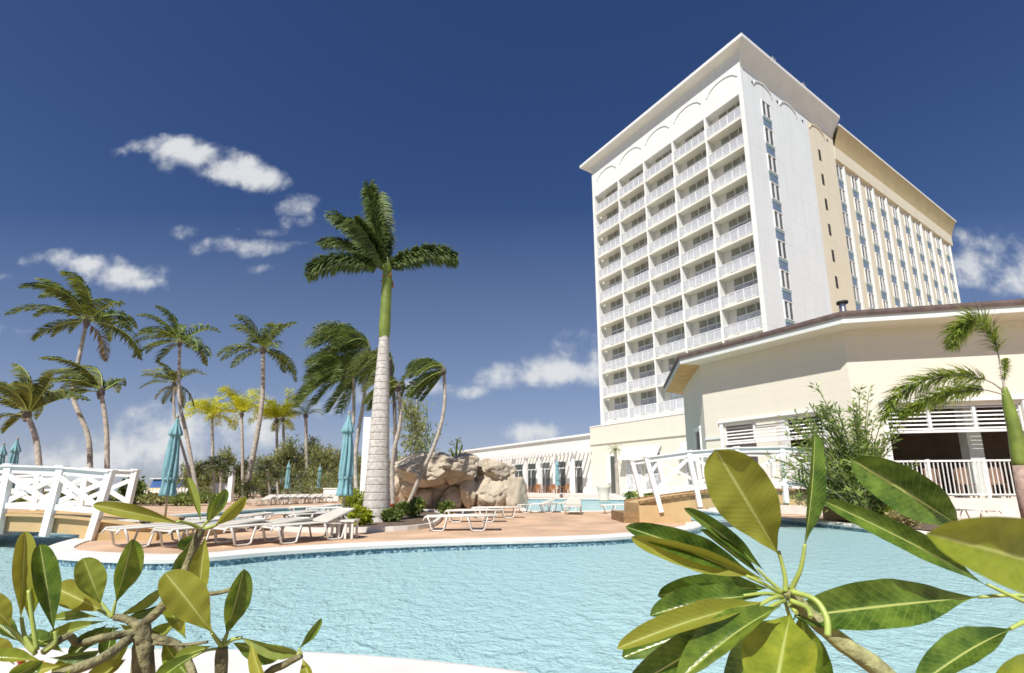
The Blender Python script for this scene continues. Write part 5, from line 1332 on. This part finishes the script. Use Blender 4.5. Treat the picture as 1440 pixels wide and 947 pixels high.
wv = N(nt, 'ShaderNodeVectorMath', operation='ADD'); L(cv.outputs[0], wv.inputs[0]); L(wsc.outputs[0], wv.inputs[1])
clouds = [(200,205,42,16,1),(240,214,44,20,1),(280,228,46,20,1.05),(320,244,46,22,1.05),(360,254,40,17,1),(85,371,50,14,.95),(125,376,50,18,1.05),(170,386,55,24,1.1),(200,398,36,18,1),(345,346,60,16,.8),(418,285,34,18,.8),(415,303,36,14,.7),(370,320,40,10,.5),(262,320,22,14,.45),
  (375,383,30,10,.45),(700,530,34,17,.95),(795,520,56,22,.95),(750,530,46,12,.7),(590,548,70,14,.75),(650,552,36,12,.7),(732,604,30,16,.9),(768,604,24,16,.85),(830,490,50,30,.6),(1375,385,60,34,.75),(1410,350,50,30,.55),(1440,400,50,40,.7),(1360,340,40,22,.4),
  (210,620,130,34,.85),(270,590,80,26,.8),(170,640,160,26,.8),(90,655,140,24,.7),(30,650,90,30,.6),(330,610,90,30,.75),(430,570,70,18,.6),(480,560,60,16,.5),(600,665,60,14,.7),(560,620,60,20,.4),(10,395,40,8,.3),(0,462,40,8,.35),(440,340,40,8,.3)]
acc = None
for (x, y, rx, ry, st) in clouds:
    r = ray(x, y); ccx, ccz = r.x/r.y, r.z/r.y
    k = 1/(cP*cP)*1.0
    s1 = N(nt, 'ShaderNodeVectorMath', operation='SUBTRACT'); L(wv.outputs[0], s1.inputs[0]); s1.inputs[1].default_value = (ccx, .0, ccz)
    s2 = N(nt, 'ShaderNodeVectorMath', operation='MULTIPLY'); L(s1.outputs[0], s2.inputs[0]); s2.inputs[1].default_value = (F/rx/1.45, 0, F/ry/1.45)
    s3 = N(nt, 'ShaderNodeVectorMath', operation='LENGTH'); L(s2.outputs[0], s3.inputs[0])
    s4 = N(nt, 'ShaderNodeMapRange', interpolation_type='SMOOTHSTEP'); L(s3.outputs['Value'], s4.inputs[0]); s4.inputs[1].default_value = 0; s4.inputs[2].default_value = 1.35; s4.inputs[3].default_value = st; s4.inputs[4].default_value = 0
    if acc is None: acc = s4.outputs[0]
    else:
        mxx = N(nt, 'ShaderNodeMath', operation='MAXIMUM'); L(acc, mxx.inputs[0]); L(s4.outputs[0], mxx.inputs[1]); acc = mxx.outputs[0]
n1_ = N(nt, 'ShaderNodeMath', operation='MULTIPLY_ADD'); L(nz.outputs['Fac'], n1_.inputs[0]); n1_.inputs[1].default_value = 2.9; n1_.inputs[2].default_value = -1.38
cd = N(nt, 'ShaderNodeMath', operation='ADD'); L(acc, cd.inputs[0])
gate = N(nt, 'ShaderNodeMapRange'); L(acc, gate.inputs[0]); gate.inputs[1].default_value = .02; gate.inputs[2].default_value = .3
gm = N(nt, 'ShaderNodeMath', operation='MULTIPLY'); L(n1_.outputs[0], gm.inputs[0]); L(gate.outputs[0], gm.inputs[1]); L(gm.outputs[0], cd.inputs[1])
mr = N(nt, 'ShaderNodeMapRange', interpolation_type='SMOOTHSTEP'); L(cd.outputs[0], mr.inputs[0]); mr.inputs[1].default_value = .2; mr.inputs[2].default_value = 1.25
mm = N(nt, 'ShaderNodeMath', operation='MULTIPLY'); L(mr.outputs[0], mm.inputs[0]); mm.inputs[1].default_value = .92
front = N(nt, 'ShaderNodeMath', operation='GREATER_THAN'); L(sx.outputs[1], front.inputs[0]); front.inputs[1].default_value = .06
mf = N(nt, 'ShaderNodeMath', operation='MULTIPLY'); L(mm.outputs[0], mf.inputs[0]); L(front.outputs[0], mf.inputs[1])
cc = N(nt, 'ShaderNodeValToRGB'); L(cd.outputs[0], cc.inputs[0]); cc.color_ramp.elements[0].position = .35; cc.color_ramp.elements[1].position = 1.0
CLW = 8.6
cc.color_ramp.elements[0].color = (.70,.76,.85,1); cc.color_ramp.elements[1].color = (.94,.96,.98,1)
csc = N(nt, 'ShaderNodeVectorMath', operation='SCALE'); L(cc.outputs[0], csc.inputs[0]); csc.inputs['Scale'].default_value = CLW
mix = N(nt, 'ShaderNodeMixRGB'); L(mf.outputs[0], mix.inputs[0]); L(sky.outputs[0], mix.inputs[1]); L(csc.outputs[0], mix.inputs[2])
L(mix.outputs[0], bg.inputs['Color'])
scs = N(nt, 'ShaderNodeSeparateColor'); L(sky.outputs[0], scs.inputs[0]); ccs = N(nt, 'ShaderNodeCombineColor')
for ch, (g_, k_) in enumerate(((1.38,.66),(1.12,.69),(.89,1.06))):
    pw = N(nt, 'ShaderNodeMath', operation='POWER'); L(scs.outputs[ch], pw.inputs[0]); pw.inputs[1].default_value = g_
    mk = N(nt, 'ShaderNodeMath', operation='MULTIPLY'); L(pw.outputs[0], mk.inputs[0]); mk.inputs[1].default_value = k_; cp = N(nt, 'ShaderNodeMath', operation='SMOOTH_MIN'); L(mk.outputs[0], cp.inputs[0]); cp.inputs[1].default_value = (4.3,5.2,6.6)[ch]; cp.inputs[2].default_value = 1.5; L(cp.outputs[0], ccs.inputs[ch])
hz = N(nt, 'ShaderNodeMapRange'); L(pz.outputs[0], hz.inputs[0]); hz.inputs[1].default_value = 0; hz.inputs[2].default_value = .62; hz.inputs[3].default_value = .42; hz.inputs[4].default_value = 0
hm = N(nt, 'ShaderNodeMixRGB'); L(hz.outputs[0], hm.inputs[0]); L(ccs.outputs[0], hm.inputs[1]); hm.inputs[2].default_value = (4.0,4.85,6.2,1)
L(hm.outputs[0], mix.inputs[1]); bg.inputs['Strength'].default_value = .075

sl = bpy.data.lights.new('sun', 'SUN'); sl.energy = 4.6; sl.angle = radians(.5); sl.color = (1,.965,.91)
so = bpy.data.objects.new('sun', sl); COL.objects.link(so); so.rotation_euler = (-sd).to_track_quat('-Z','Y').to_euler(); so.location = (0,0,60)

cam = bpy.data.cameras.new('camera'); co = bpy.data.objects.new('camera', cam); COL.objects.link(co)
co.location = (0,0,H); co.rotation_euler = (pi/2+PIT, 0, 0)
cam.sensor_width = 36; cam.lens = 36*F/1440; cam.shift_x = (720-CX)/1440; cam.shift_y = (CY-473.5)/1440
cam.dof.use_dof = True; cam.dof.focus_distance = 1.7; cam.dof.aperture_fstop = 6.3
cam.clip_start = .05; cam.clip_end = 4000
scene.camera = co
scene.render.engine = 'CYCLES'
scene.view_settings.view_transform = 'Standard'; scene.view_settings.look = 'None'; scene.view_settings.exposure = .36; scene.view_settings.gamma = 1
scene.cycles.max_bounces = 8; scene.cycles.transparent_max_bounces = 12; scene.cycles.caustics_reflective = False; scene.cycles.caustics_refractive = False
